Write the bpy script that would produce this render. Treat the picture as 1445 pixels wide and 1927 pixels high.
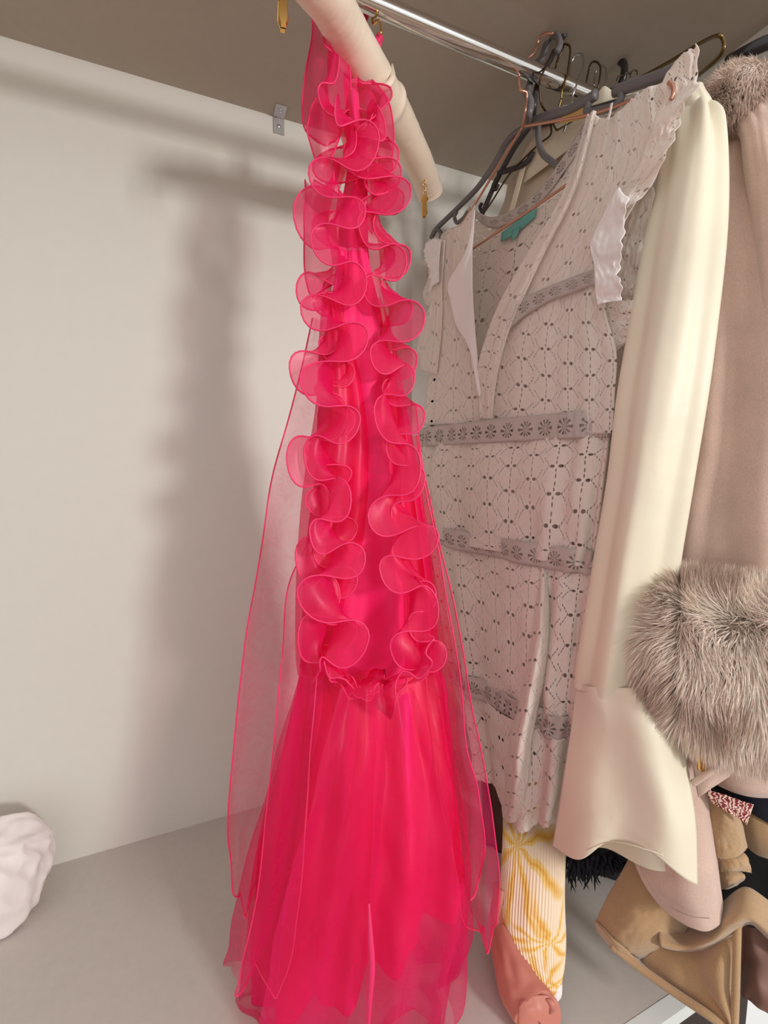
import bpy, bmesh, math, random
import numpy as np
from mathutils import Vector, noise
for o in list(bpy.data.objects): bpy.data.objects.remove(o, do_unlink=True)
S = bpy.context.scene; COL = S.collection
R = math.radians
# ------------------------------------------------------------------ camera
# wardrobe axes: X along the rail, Y into the wardrobe, Z up; origin at the camera, everything is
# lifted by CZ so that the bedroom floor is z = 0
CZ = 1.20; F = 850.0; CX, CY = 722.5, 963.5
_vx = np.array([2743-CX, -(874-CY), F]); _X = _vx/np.linalg.norm(_vx)
_p = math.atan2(89.5, F); _Z = np.array([0, math.cos(_p), -math.sin(_p)])
_Z = _Z-_X*(_Z@_X); _Z /= np.linalg.norm(_Z)
_Y = np.cross(_X, _Z)
if _Y[2] < 0: _Y = -_Y
M = np.stack([_X, _Y, _Z]); RIGHT, UP, FWD = M[:, 0], M[:, 1], M[:, 2]
cd = bpy.data.cameras.new('camera'); cam = bpy.data.objects.new('camera', cd); COL.objects.link(cam); S.camera = cam
from mathutils import Matrix
cam.matrix_world = Matrix(((RIGHT[0], UP[0], -FWD[0], 0), (RIGHT[1], UP[1], -FWD[1], 0), (RIGHT[2], UP[2], -FWD[2], CZ), (0, 0, 0, 1)))
cd.sensor_fit = 'VERTICAL'; cd.sensor_height = 36; cd.lens = 36*F/1927; cd.clip_start = .01
# ------------------------------------------------------------------ world, lights, exposure
W = bpy.data.worlds.new('world'); S.world = W; W.use_nodes = True
bg = W.node_tree.nodes['Background']; bg.inputs[0].default_value = (1.0, .975, .95, 1); bg.inputs[1].default_value = .80
S.view_settings.view_transform = 'Standard'; S.view_settings.look = 'None'; S.view_settings.gamma = 1
S.view_settings.use_curve_mapping = False; S.view_settings.exposure = 0.13
def area(name, loc, target, sx, sy, power, col):
    l = bpy.data.lights.new(name, 'AREA'); l.shape = 'RECTANGLE'; l.size = sx; l.size_y = sy; l.energy = power; l.color = col
    o = bpy.data.objects.new(name, l); COL.objects.link(o); o.location = loc
    o.rotation_euler = (Vector(target)-Vector(loc)).to_track_quat('-Z', 'Y').to_euler(); return o
area('window_light', (1.35, -2.45, CZ+.58), (.2, .9, CZ),   .40, .36, 50, (1.0, .985, .96))

# ------------------------------------------------------------------ projection helpers
def ray(px, py): return M@np.array([(px-CX)/F, -(py-CY)/F, 1.0])
def P(px, py, zd):                      # point at camera depth zd
    q = ray(px, py)*zd; return Vector((q[0], q[1], q[2]+CZ))
class Plane:                            # vertical plane through p0 (x, y) with horizontal direction d
    def __init__(s, x, y, dx, dy):
        s.p = np.array([x, y]); d = np.array([dx, dy]); s.d = d/np.linalg.norm(d)
        s.n = np.array([s.d[1], -s.d[0]])
        if s.n@s.p > 0: s.n = -s.n      # towards the viewer
    def at(s, px, py, off=0.0):
        r = ray(px, py); p = s.p+s.n*off
        k = (s.n@p)/(s.n@r[:2]); q = r*k; return Vector((q[0], q[1], q[2]+CZ))
    def t_at(s, px, z, off=0.0):        # plane coordinate t of the point seen in pixel column px at height z (camera-relative)
        p = s.p+s.n*off; m = (px-CX)/F
        a = RIGHT[:2]-m*FWD[:2]; c = RIGHT[2]*z-m*FWD[2]*z
        return -(a@p+c)/(a@s.d)
    def pt(s, t, z, off=0.0):
        q = s.p+s.d*t+s.n*off; return Vector((q[0], q[1], z+CZ))
def facing(px, zd):                     # plane that faces the camera at column px
    q = ray(px, 874)*zd; b = np.array([q[0], q[1]]); u = np.array([b[1], -b[0]])
    return Plane(q[0], q[1], u[0], u[1])
def cr(pts, n):                         # Catmull-Rom through pts (tuples / vectors), n samples
    A = np.array([tuple(p) for p in pts], float); k = len(A)
    if k == 1: return np.repeat(A, n, 0)
    E_ = np.vstack([2*A[0]-A[1], A, 2*A[-1]-A[-2]]); out = []
    for i in range(n):
        x = (k-1)*i/(n-1); j = min(int(x), k-2); t = x-j
        p0, p1, p2, p3 = E_[j], E_[j+1], E_[j+2], E_[j+3]
        out.append(.5*((2*p1)+(-p0+p2)*t+(2*p0-5*p1+4*p2-p3)*t*t+(-p0+3*p1-3*p2+p3)*t**3))
    return np.array(out)
# ------------------------------------------------------------------ object helpers
def link(name, me, mat, parent=None, smooth=True):
    o = bpy.data.objects.new(name, me); COL.objects.link(o)
    if mat: me.materials.append(mat)
    if parent: o.parent = parent
    if smooth:
        for p in me.polygons: p.use_smooth = True
    return o
def tag(o, label=None, cat=None, group=None, kind=None):
    if label: o['label'] = label
    if cat: o['category'] = cat
    if group: o['group'] = group
    if kind: o['kind'] = kind
    return o
def thing(name, label, cat, group=None):
    o = bpy.data.objects.new(name, None); COL.objects.link(o); o.empty_display_size = .02
    return tag(o, label, cat, group)
def mesh(name, vs, fs, uvs=None):
    me = bpy.data.meshes.new(name); me.from_pydata([tuple(v) for v in vs], [], fs); me.update()
    if uvs is not None:
        l = me.uv_layers.new(name='UVMap')
        idx = np.zeros(len(me.loops), dtype=np.int32); me.loops.foreach_get('vertex_index', idx)
        l.data.foreach_set('uv', np.asarray(uvs, float)[idx].ravel())
    return me
def settle(G):                          # nothing sinks through the wardrobe floor or the back wall
    zf, yf = CZ-.784+.0012, .382
    for r in G:
        for p in r:
            if p.z < zf and p.y > yf-.02: p.z = zf+(zf-p.z)*.02
            if p.y > .997: p.y = .997
def grid(G, uv=None, closed=False):
    settle(G)
    nv, nu = len(G), len(G[0]); vs = [G[j][i] for j in range(nv) for i in range(nu)]; fs = []
    for j in range(nv-1):
        for i in range(nu-(0 if closed else 1)):
            a = j*nu+i; b = j*nu+(i+1) % nu; fs.append((a, b, b+nu, a+nu))
    return vs, fs
def solid(o, t, off=0.0):
    m = o.modifiers.new('thickness', 'SOLIDIFY'); m.thickness = t; m.offset = off; return o
def nz(x, y, z=0.0): return noise.noise(Vector((x, y, z)))
def frame_of(pt):                       # lateral and toward-viewer horizontal directions at a point
    b = Vector((pt[0], pt[1], 0)).normalized(); return Vector((b.y, -b.x, 0)), -b
def patch(name, rows, mat, parent=None, nu=40, nv=60, disp=None, th=.0012, size=(1, 1)):
    """rows: polylines of 3-D points, top to bottom; disp(u, v) -> (sideways, towards viewer) metres"""
    A = [cr(r, nu) for r in rows]; cols = [cr([A[j][i] for j in range(len(A))], nv) for i in range(nu)]
    G = []; uv = []
    for j in range(nv):
        row = []
        for i in range(nu):
            p = Vector(cols[i][j]); u, v = i/(nu-1), j/(nv-1)
            if disp:
                l, n = frame_of(p); a, b = disp(u, v)[:2]; p = p+l*a+n*b
            row.append(p); uv.append((u*size[0], v*size[1]))
        G.append(row)
    vs, fs = grid(G); o = link(name, mesh(name, vs, fs, uv), mat, parent)
    if th: solid(o, th)
    o['_'] = 0; del o['_']; return o, G
def tube_rows(name, pl, rows, mat, parent=None, nu=96, nv=90, folds=None, th=.001, size=(1, 1), arc=(0, 2*math.pi), power=1.0, cap=False):
    """rows: (py, xl, xr, depth, off[, tilt]) silhouettes in a vertical plane; a closed cross-section of half depth"""
    RR = []
    for r in rows:
        py, xl, xr, dp, off = r[:5]
        z = pl.at((xl+xr)/2, py, off).z-CZ
        RR.append((z, pl.t_at(xl, z, off), pl.t_at(xr, z, off), dp, off, r[5] if len(r) > 5 else 0))
    C = cr(RR, nv); closed = abs(arc[1]-arc[0]-2*math.pi) < 1e-6; G = []; uv = []
    mid = C[nv//2]; q_ = []
    for i in range(nu+1):
        th_ = arc[0]+(arc[1]-arc[0])*i/(nu if closed else nu-1); c, s_ = math.cos(th_), math.sin(th_)
        q_.append(((mid[2]-mid[1])/2*math.copysign(abs(c)**power, c), mid[3]*math.copysign(abs(s_)**power, s_)))
    U_ = [0]
    for a, b in zip(q_, q_[1:]): U_.append(U_[-1]+math.hypot(a[0]-b[0], a[1]-b[1]))
    U_ = [x/U_[-1] for x in U_]
    for j in range(nv):
        z, tl, tr, dp, off, tilt = C[j]; v = j/(nv-1); row = []
        for i in range(nu):
            th_ = arc[0]+(arc[1]-arc[0])*i/(nu if closed else nu-1)
            c, s = math.cos(th_), math.sin(th_)
            c2 = math.copysign(abs(c)**power, c); s2 = math.copysign(abs(s)**power, s)
            f = folds(th_, v) if folds else 0
            tt = (tl+tr)/2-(tr-tl)/2*c2; oo = off+dp*s2
            hw = max(abs(tr-tl)/2, .004); dd = max(dp, .004)
            nx, ny = -c2/hw, s2/dd; L = math.hypot(nx, ny) or 1
            if isinstance(f, tuple): f, dz = f
            else: dz = 0
            row.append(pl.pt(tt+math.copysign(1, tr-tl)*f*nx/L, z+dz-tilt*(tt-(tl+tr)/2)*math.copysign(1, tr-tl), oo+f*ny/L))
            uv.append((U_[i]*size[0], v*size[1]))
        G.append(row)
    vs, fs = grid(G, closed=closed)
    if cap: fs.append(tuple(range(nu))[::-1]); fs.append(tuple(range((nv-1)*nu, nv*nu)))
    me = mesh(name, vs, fs, uv)
    if closed:                                    # fix the wrap column of the uv map
        l = me.uv_layers[0]
        for p in me.polygons:
            us = [l.data[k].uv.x for k in p.loop_indices]
            if max(us)-min(us) > size[0]*.5:
                for k in p.loop_indices:
                    if l.data[k].uv.x < size[0]*.5: l.data[k].uv.x += size[0]
    o = link(name, me, mat, parent)
    if th: solid(o, th)
    return o, G
def sweep(name, pts, r, mat, parent=None, n=10, closed=False, res=None, rf=None, me_only=False, disp=None):
    k = len(pts); m = res or max(8, k*8)
    Q = [Vector(p) for p in (cr(list(pts)+[pts[0]] if closed else pts, m+1 if closed else m))]
    if closed: Q = Q[:-1]
    m = len(Q); T = []
    for i in range(m):
        a = Q[(i-1) % m] if closed or i > 0 else Q[i]; b = Q[(i+1) % m] if closed or i < m-1 else Q[i]
        T.append((b-a).normalized())
    up = Vector((0, 0, 1)) if abs(T[0].z) < .9 else Vector((1, 0, 0)); N = (up-T[0]*up.dot(T[0])).normalized(); vs = []; fs = []
    for i in range(m):
        N = (N-T[i]*N.dot(T[i])).normalized(); B = T[i].cross(N)
        rr = rf(i/(m-1)) if rf else r
        for j in range(n):
            a = 2*math.pi*j/n; q = rr+(disp(i/(m-1), a) if disp else 0)
            vs.append(Q[i]+(N*math.cos(a)+B*math.sin(a))*q)
    for i in range(m if closed else m-1):
        for j in range(n):
            a = i*n+j; b = i*n+(j+1) % n; c = ((i+1) % m)*n+(j+1) % n; d = ((i+1) % m)*n+j; fs.append((a, b, c, d))
    if not closed: fs.append(tuple(range(n))[::-1]); fs.append(tuple(range((m-1)*n, m*n)))
    if me_only: return vs, fs
    return link(name, mesh(name, vs, fs), mat, parent)
def join(parts, name, mat, parent=None, smooth=True):
    V = []; Fs = []
    for vs, fs in parts:
        k = len(V); V += vs; Fs += [tuple(i+k for i in f) for f in fs]
    return link(name, mesh(name, V, Fs), mat, parent, smooth)
def box(name, lo, hi, mat, parent=None, bevel=0.0):
    bm = bmesh.new(); bmesh.ops.create_cube(bm, size=1)
    for v in bm.verts: v.co = Vector([lo[i]+(hi[i]-lo[i])*(v.co[i]+.5) for i in range(3)])
    if bevel: bmesh.ops.bevel(bm, geom=bm.edges[:], offset=bevel, segments=2, affect='EDGES')
    me = bpy.data.meshes.new(name); bm.to_mesh(me); bm.free(); return link(name, me, mat, parent, False)

# ------------------------------------------------------------------ materials
def lin(c): return tuple(((x/255)/12.92 if x/255 <= .04045 else ((x/255+.055)/1.055)**2.4) for x in c)
def NT(name):
    m = bpy.data.materials.new(name); m.use_nodes = True; t = m.node_tree; b = t.nodes['Principled BSDF']; return m, t, b
class NB:                               # tiny node-math builder
    def __init__(s, t): s.t = t
    def n(s, ty, **k):
        x = s.t.nodes.new(ty)
        for a, b in k.items(): setattr(x, a, b)
        return x
    def set(s, sock, v):
        if isinstance(v, (int, float)): sock.default_value = v
        elif isinstance(v, tuple): sock.default_value = v if len(v) == len(sock.default_value) else v+(1,)
        else: s.t.links.new(v, sock)
    def m(s, op, a, b=0.0, c=None):
        x = s.n('ShaderNodeMath', operation=op); s.set(x.inputs[0], a); s.set(x.inputs[1], b)
        if c is not None: s.set(x.inputs[2], c)
        return x.outputs[0]
    def tex(s, ty, vec, scale, **k):
        x = s.n(ty); 
        if vec is not None: s.t.links.new(vec, x.inputs['Vector'])
        x.inputs['Scale'].default_value = scale
        for a, b in k.items(): x.inputs[a.replace('_', ' ')].default_value = b
        return x
    def mix(s, f, a, b):
        x = s.n('ShaderNodeMix', data_type='RGBA'); s.set(x.inputs[0], f); s.set(x.inputs[6], a); s.set(x.inputs[7], b); return x.outputs[2]
    def bump(s, h, st, dist=.001):
        x = s.n('ShaderNodeBump'); x.inputs['Strength'].default_value = st; x.inputs['Distance'].default_value = dist
        s.t.links.new(h, x.inputs['Height']); return x.outputs[0]
    def ramp(s, f, stops):
        x = s.n('ShaderNodeValToRGB'); e = x.color_ramp.elements
        while len(e) < len(stops): e.new(.5)
        for k, (p, c) in enumerate(stops): e[k].position = p; e[k].color = tuple(c)+(1,) if len(c) == 3 else c
        s.t.links.new(f, x.inputs[0]); return x.outputs[0]
def basic(name, col, rough=.6, metal=0.0, var=0.0, vs=20, bump=0.0, bs=300, sheen=0.0, spec=.5, bdist=.001, aniso=None):
    m, t, b = NT(name); q = NB(t); co = q.n('ShaderNodeTexCoord').outputs['Object']; c = lin(col)+(1,)
    b.inputs['Base Color'].default_value = c; b.inputs['Roughness'].default_value = rough; b.inputs['Metallic'].default_value = metal
    b.inputs['Specular IOR Level'].default_value = spec
    if sheen: b.inputs['Sheen Weight'].default_value = sheen; b.inputs['Sheen Roughness'].default_value = .5
    if var:
        nn = q.tex('ShaderNodeTexNoise', co, vs, Detail=4.0)
        d = lin(tuple(max(0, x*(1-var)) for x in col))+(1,)
        t.links.new(q.mix(nn.outputs['Fac'], d, c), b.inputs['Base Color'])
    if bump:
        nn = q.tex('ShaderNodeTexNoise', co, bs, Detail=5.0, Roughness=.65)
        t.links.new(q.bump(nn.outputs['Fac'], bump, bdist), b.inputs['Normal'])
    return m
MAT = {}
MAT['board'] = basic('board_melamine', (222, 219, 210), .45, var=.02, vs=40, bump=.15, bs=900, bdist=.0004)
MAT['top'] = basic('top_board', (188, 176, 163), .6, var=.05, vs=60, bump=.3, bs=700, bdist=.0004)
MAT['base'] = basic('base_board', (206, 198, 190), .5, var=.05, vs=80, bump=.2, bs=800, bdist=.0004)
MAT['white_edge'] = basic('white_edging', (236, 240, 236), .4, var=.02)
MAT['chrome'] = basic('chrome', (225, 225, 222), .09, 1.0)
MAT['steel'] = basic('steel', (200, 200, 200), .42, 1.0)
MAT['gold'] = basic('gold_plate', (232, 186, 110), .22, 1.0)
MAT['copper'] = basic('copper_wire', (204, 150, 128), .35, .8)
MAT['bronze'] = basic('bronze_wire', (120, 100, 60), .3, .9)
MAT['brown_wire'] = basic('dark_brown_wire', (84, 66, 50), .35, .7)
MAT['silver_wire'] = basic('silver_wire', (205, 208, 208), .2, 1.0)
MAT['grey_plastic'] = basic('grey_plastic', (112, 108, 110), .38, var=.05)
MAT['dark_plastic'] = basic('dark_plastic', (62, 58, 60), .4, var=.05)
MAT['black_plastic'] = basic('black_plastic', (36, 32, 34), .35)
MAT['wall_room'] = basic('room_paint', (214, 206, 196), .8, var=.03)
MAT['room_floor'] = basic('room_floor', (140, 110, 84), .5, var=.25, vs=6)
MAT['grey_metal'] = basic('drawer_metal', (96, 96, 100), .4, .4)
MAT['navy'] = basic('navy_cloth', (24, 24, 40), .9, var=.3, bump=.4, bs=800)
MAT['black_cloth'] = basic('black_cloth', (16, 13, 16), .9, bump=.4, bs=800)
MAT['thread'] = basic('thread', (226, 216, 190), .6)
MAT['teal'] = basic('teal_label_cloth', (108, 176, 166), .8, bump=.5, bs=900)
MAT['white_cotton'] = basic('white_cotton', (242, 234, 232), .85, bump=.3, bs=24, bdist=.006, sheen=.2)

def satin(name, col, rough=.34, sheen=.3, var=.04, mott=None):
    m, t, b = NT(name); q = NB(t); co = q.n('ShaderNodeTexCoord').outputs['Object']
    b.inputs['Roughness'].default_value = rough; b.inputs['Specular IOR Level'].default_value = .4
    b.inputs['Sheen Weight'].default_value = sheen; b.inputs['Sheen Roughness'].default_value = .35
    b.inputs['Anisotropic'].default_value = .5
    a = q.tex('ShaderNodeTexNoise', co, 9.0, Detail=3.0)
    t.links.new(q.mix(a.outputs['Fac'], lin(tuple(x*(1-var*2) for x in col)), lin(col)), b.inputs['Base Color'])
    w = q.tex('ShaderNodeTexNoise', co, 1800.0, Detail=1.0); w2 = q.tex('ShaderNodeTexNoise', co, 28.0, Detail=3.0)
    h = q.m('ADD', q.m('MULTIPLY', w.outputs['Fac'], .04), q.m('MULTIPLY', w2.outputs['Fac'], 1.0))
    t.links.new(q.bump(h, .35, .003), b.inputs['Normal']); return m
MAT['cream_satin'] = satin('cream_satin', (246, 236, 212), .46)
MAT['hanger_satin'] = satin('champagne_satin', (248, 230, 208), .38)
MAT['salmon_satin'] = satin('salmon_satin', (212, 134, 116), .46)
MAT['brown_satin'] = satin('brown_satin', (132, 96, 84), .6)
MAT['brown_dress'] = basic('dark_brown_cloth', (96, 62, 52), .8, var=.2, bump=.3)
MAT['cream_silk'] = satin('cream_silk', (232, 214, 192), .5, .2)
MAT['mustard'] = basic('mustard_cloth', (196, 160, 96), .8, bump=.4)
def wool(name, col, dark=.8):
    m, t, b = NT(name); q = NB(t); co = q.n('ShaderNodeTexCoord').outputs['Object']
    mp = q.n('ShaderNodeMapping'); mp.inputs['Scale'].default_value = (1, 1, .45); mp.inputs['Rotation'].default_value = (.2, .3, 0)
    t.links.new(co, mp.inputs[0])
    a = q.tex('ShaderNodeTexNoise', mp.outputs[0], 900.0, Detail=5.0, Roughness=.7)
    bb = q.tex('ShaderNodeTexNoise', co, 22.0, Detail=4.0)
    f = q.m('ADD', q.m('MULTIPLY', a.outputs['Fac'], .75), q.m('MULTIPLY', bb.outputs['Fac'], .3))
    t.links.new(q.ramp(f, [(.3, lin(tuple(x*.9 for x in col))), (.52, lin(col)), (.72, lin(tuple(min(255, x*1.1) for x in col)))]), b.inputs['Base Color'])
    b.inputs['Roughness'].default_value = .95; b.inputs['Sheen Weight'].default_value = .5; b.inputs['Sheen Roughness'].default_value = .6
    t.links.new(q.bump(a.outputs['Fac'],   .45, .0012), b.inputs['Normal']); return m
MAT['rose_wool'] = wool('rose_beige_wool', (214, 182, 166))
MAT['camel_wool'] = wool('camel_wool', (180, 144, 102))

def organza(name, col, alpha, trans=(1, .78, .84), weave=.22, glow=.45):
    """sheer pink cloth: part of the light passes straight through between the threads"""
    m, t, b = NT(name); q = NB(t); t.nodes.remove(b); out = [x for x in t.nodes if x.type == 'OUTPUT_MATERIAL'][0]
    co = q.n('ShaderNodeTexCoord').outputs['Object']
    d = q.n('ShaderNodeBsdfDiffuse'); d.inputs[0].default_value = lin(col)+(1,)
    tl = q.n('ShaderNodeBsdfTranslucent'); tl.inputs[0].default_value = lin(col)+(1,)
    gl = q.n('ShaderNodeBsdfGlossy'); gl.inputs[0].default_value = (1, .55, .65, 1); gl.inputs['Roughness'].default_value = .42
    mx = q.n('ShaderNodeMixShader'); mx.inputs[0].default_value = glow; t.links.new(d.outputs[0], mx.inputs[1]); t.links.new(tl.outputs[0], mx.inputs[2])
    m2 = q.n('ShaderNodeMixShader'); m2.inputs[0].default_value = .07; t.links.new(mx.outputs[0], m2.inputs[1]); t.links.new(gl.outputs[0], m2.inputs[2])
    tr = q.n('ShaderNodeBsdfTransparent'); tr.inputs[0].default_value = trans+(1,)
    n1 = q.tex('ShaderNodeTexNoise', co, 38.0, Detail=6.0, Roughness=.7); n1.inputs['Distortion'].default_value = 2.6
    lw = q.n('ShaderNodeLayerWeight'); lw.inputs[0].default_value = .45
    n2 = q.tex('ShaderNodeTexNoise', co, 9.0, Detail=3.0); n2.inputs['Distortion'].default_value = 1.5
    nn_ = q.m('ADD', q.m('MULTIPLY', n1.outputs['Fac'], .6), q.m('MULTIPLY', n2.outputs['Fac'], .4))
    a = q.m('ADD', alpha-weave*.5, q.m('MULTIPLY', nn_, weave))
    a = q.m('ADD', a, q.m('MULTIPLY', lw.outputs['Facing'], .3)); a = q.m('MINIMUM', a, .97)
    m3 = q.n('ShaderNodeMixShader'); t.links.new(a, m3.inputs[0]); t.links.new(tr.outputs[0], m3.inputs[1]); t.links.new(m2.outputs[0], m3.inputs[2])
    t.links.new(m3.outputs[0], out.inputs[0]); return m
PINK = (236, 34, 92)
MAT['organza'] = organza('pink_organza', (250, 22, 112), .50, weave=.34)
MAT['organza_thin'] = organza('pink_organza_single', (250, 44, 124), .22, trans=(1, .86, .9), weave=.5)
MAT['pink_lining'] = basic('pink_lining', (246, 0, 106), .6, var=.06, vs=14, bump=.2, bs=30, bdist=.004, sheen=.2)
MAT['pink_skirt'] = basic('pink_skirt_lining', (248, 0, 112), .65, var=.08, vs=10, bump=.2, bs=30, bdist=.004)
MAT['pink_hem'] = basic('pink_rolled_hem', (240, 48, 108), .5)

def eyelet(name, cell=.046, col=(255, 246, 238)):
    """broderie anglaise: punched slits, ovals and dotted zigzags (real openings) with raised stitching"""
    m, t, b = NT(name); q = NB(t); uv = q.n('ShaderNodeUVMap').outputs[0]; out = [x for x in t.nodes if x.type == 'OUTPUT_MATERIAL'][0]
    s = q.n('ShaderNodeSeparateXYZ'); t.links.new(uv, s.inputs[0])
    wn = q.tex('ShaderNodeTexNoise', uv, 30.0, Detail=1.0)
    wob = q.m('MULTIPLY', q.m('SUBTRACT', wn.outputs['Fac'], .5), .10)
    U = q.m('ADD', q.m('DIVIDE', s.outputs[0], cell), wob); V = q.m('ADD', q.m('DIVIDE', s.outputs[1], cell*.9), wob)
    V = q.m('ADD', V, q.m('MULTIPLY', q.m('MODULO', q.m('FLOOR', U), 2.0), .5))
    fu = q.m('SUBTRACT', q.m('FRACT', U), .5); fv = q.m('SUBTRACT', q.m('FRACT', V), .5)
    au = q.m('ABSOLUTE', fu); av = q.m('ABSOLUTE', fv)
    def ell(x, y, cx, cy, rx, ry):      # 0 in the centre, 1 on the rim
        dx = q.m('DIVIDE', q.m('SUBTRACT', x, cx), rx); dy = q.m('DIVIDE', q.m('SUBTRACT', y, cy), ry)
        return q.m('SQRT', q.m('ADD', q.m('MULTIPLY', dx, dx), q.m('MULTIPLY', dy, dy)))
    e1 = ell(au, fv, .14, 0.0, .082, .066)              # pair of ovals
    e2 = ell(fu, av, 0.0, .15, .020, .070)              # slits above and below
    e3 = ell(fu, av, 0.0, .36, .020, .085)
    # dotted diagonals from each oval to the next column
    k = q.m('SUBTRACT', au, .24); dist = q.m('ABSOLUTE', q.m('SUBTRACT', av, q.m('MULTIPLY', k, 1.5)))
    fr = q.m('SUBTRACT', q.m('FRACT', q.m('MULTIPLY', au, 14.0)), .5)
    dd = q.m('SQRT', q.m('ADD', q.m('POWER', q.m('DIVIDE', dist, .036), 2.0), q.m('POWER', q.m('DIVIDE', fr, .34), 2.0)))
    dd = q.m('ADD', dd, q.m('MULTIPLY', q.m('LESS_THAN', k, 0.0), 9.0))
    hole = q.m('MINIMUM', q.m('MINIMUM', e1, e2), q.m('MINIMUM', e3, dd))
    H = q.m('LESS_THAN', hole, 1.0)
    rim = q.m('MULTIPLY', q.m('LESS_THAN', hole, 1.75), 1.0)
    fl = ell(au, q.m('SUBTRACT', .5, av), .30, 0.0, .06, .06); fr2 = q.tex('ShaderNodeTexVoronoi', uv, 420.0)
    flower = q.m('MULTIPLY', q.m('LESS_THAN', fl, 1.2), fr2.outputs['Distance'])
    crk = q.tex('ShaderNodeTexNoise', uv, 160.0, Detail=4.0, Roughness=.7)
    mp = q.n('ShaderNodeMapping'); mp.inputs['Scale'].default_value = (260, 22, 1); t.links.new(uv, mp.inputs[0])
    cr_ = q.tex('ShaderNodeTexNoise', mp.outputs[0], 1.0, Detail=3.0)
    h = q.m('ADD', q.m('ADD', q.m('MULTIPLY', rim, .8), flower), q.m('ADD', q.m('MULTIPLY', crk.outputs['Fac'], .5), q.m('MULTIPLY', cr_.outputs['Fac'], 1.1)))
    t.links.new(q.bump(h, .6, .0012), b.inputs['Normal'])
    c1 = q.mix(q.m('MULTIPLY', cr_.outputs['Fac'], .6), lin(col), lin(tuple(x*.94 for x in col)))
    t.links.new(q.mix(q.m('MULTIPLY', rim, .5), c1, lin((252, 246, 242))), b.inputs['Base Color'])
    b.inputs['Roughness'].default_value = .85; b.inputs['Sheen Weight'].default_value = .2
    tl = q.n('ShaderNodeBsdfTranslucent'); tl.inputs[0].default_value = lin(col)+(1,)
    ms = q.n('ShaderNodeMixShader'); ms.inputs[0].default_value = .35; t.links.new(b.outputs[0], ms.inputs[1]); t.links.new(tl.outputs[0], ms.inputs[2])
    tr = q.n('ShaderNodeBsdfTransparent'); m3 = q.n('ShaderNodeMixShader')
    t.links.new(H, m3.inputs[0]); t.links.new(ms.outputs[0], m3.inputs[1]); t.links.new(tr.outputs[0], m3.inputs[2]); t.links.new(m3.outputs[0], out.inputs[0])
    return m
def lace(name, cell=.032, col=(236, 222, 214)):
    """crochet band with rosettes: u along the band, v 0..1 across it"""
    m, t, b = NT(name); q = NB(t); uv = q.n('ShaderNodeUVMap').outputs[0]; out = [x for x in t.nodes if x.type == 'OUTPUT_MATERIAL'][0]
    s = q.n('ShaderNodeSeparateXYZ'); t.links.new(uv, s.inputs[0])
    x = q.m('SUBTRACT', q.m('FRACT', q.m('DIVIDE', s.outputs[0], cell)), .5); y = q.m('MULTIPLY', q.m('SUBTRACT', s.outputs[1], .5), .8)
    r = q.m('SQRT', q.m('ADD', q.m('MULTIPLY', x, x), q.m('MULTIPLY', q.m('MULTIPLY', y, y), 2.2))); a = q.m('ARCTAN2', y, x)
    pet = q.m('COSINE', q.m('MULTIPLY', a, 10.0)); ring = q.m('LESS_THAN', q.m('ABSOLUTE', q.m('SUBTRACT', r, .27)), .10)
    ring2 = q.m('LESS_THAN', q.m('ABSOLUTE', q.m('SUBTRACT', r, .11)), .04)
    H = q.m('MULTIPLY', q.m('MAXIMUM', ring, ring2), q.m('GREATER_THAN', pet, .1))
    vo = q.tex('ShaderNodeTexVoronoi', uv, 700.0); sm = q.tex('ShaderNodeTexNoise', uv, 300.0, Detail=3.0)
    t.links.new(q.bump(q.m('ADD', vo.outputs['Distance'], sm.outputs['Fac']), .7, .0012), b.inputs['Normal'])
    b.inputs['Base Color'].default_value = lin(col)+(1,); b.inputs['Roughness'].default_value = .85
    tr = q.n('ShaderNodeBsdfTransparent'); m3 = q.n('ShaderNodeMixShader')
    t.links.new(H, m3.inputs[0]); t.links.new(b.outputs[0], m3.inputs[1]); t.links.new(tr.outputs[0], m3.inputs[2]); t.links.new(m3.outputs[0], out.inputs[0])
    return m
MAT['eyelet'] = eyelet('white_eyelet'); MAT['lace'] = lace('lace_trim')
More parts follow.
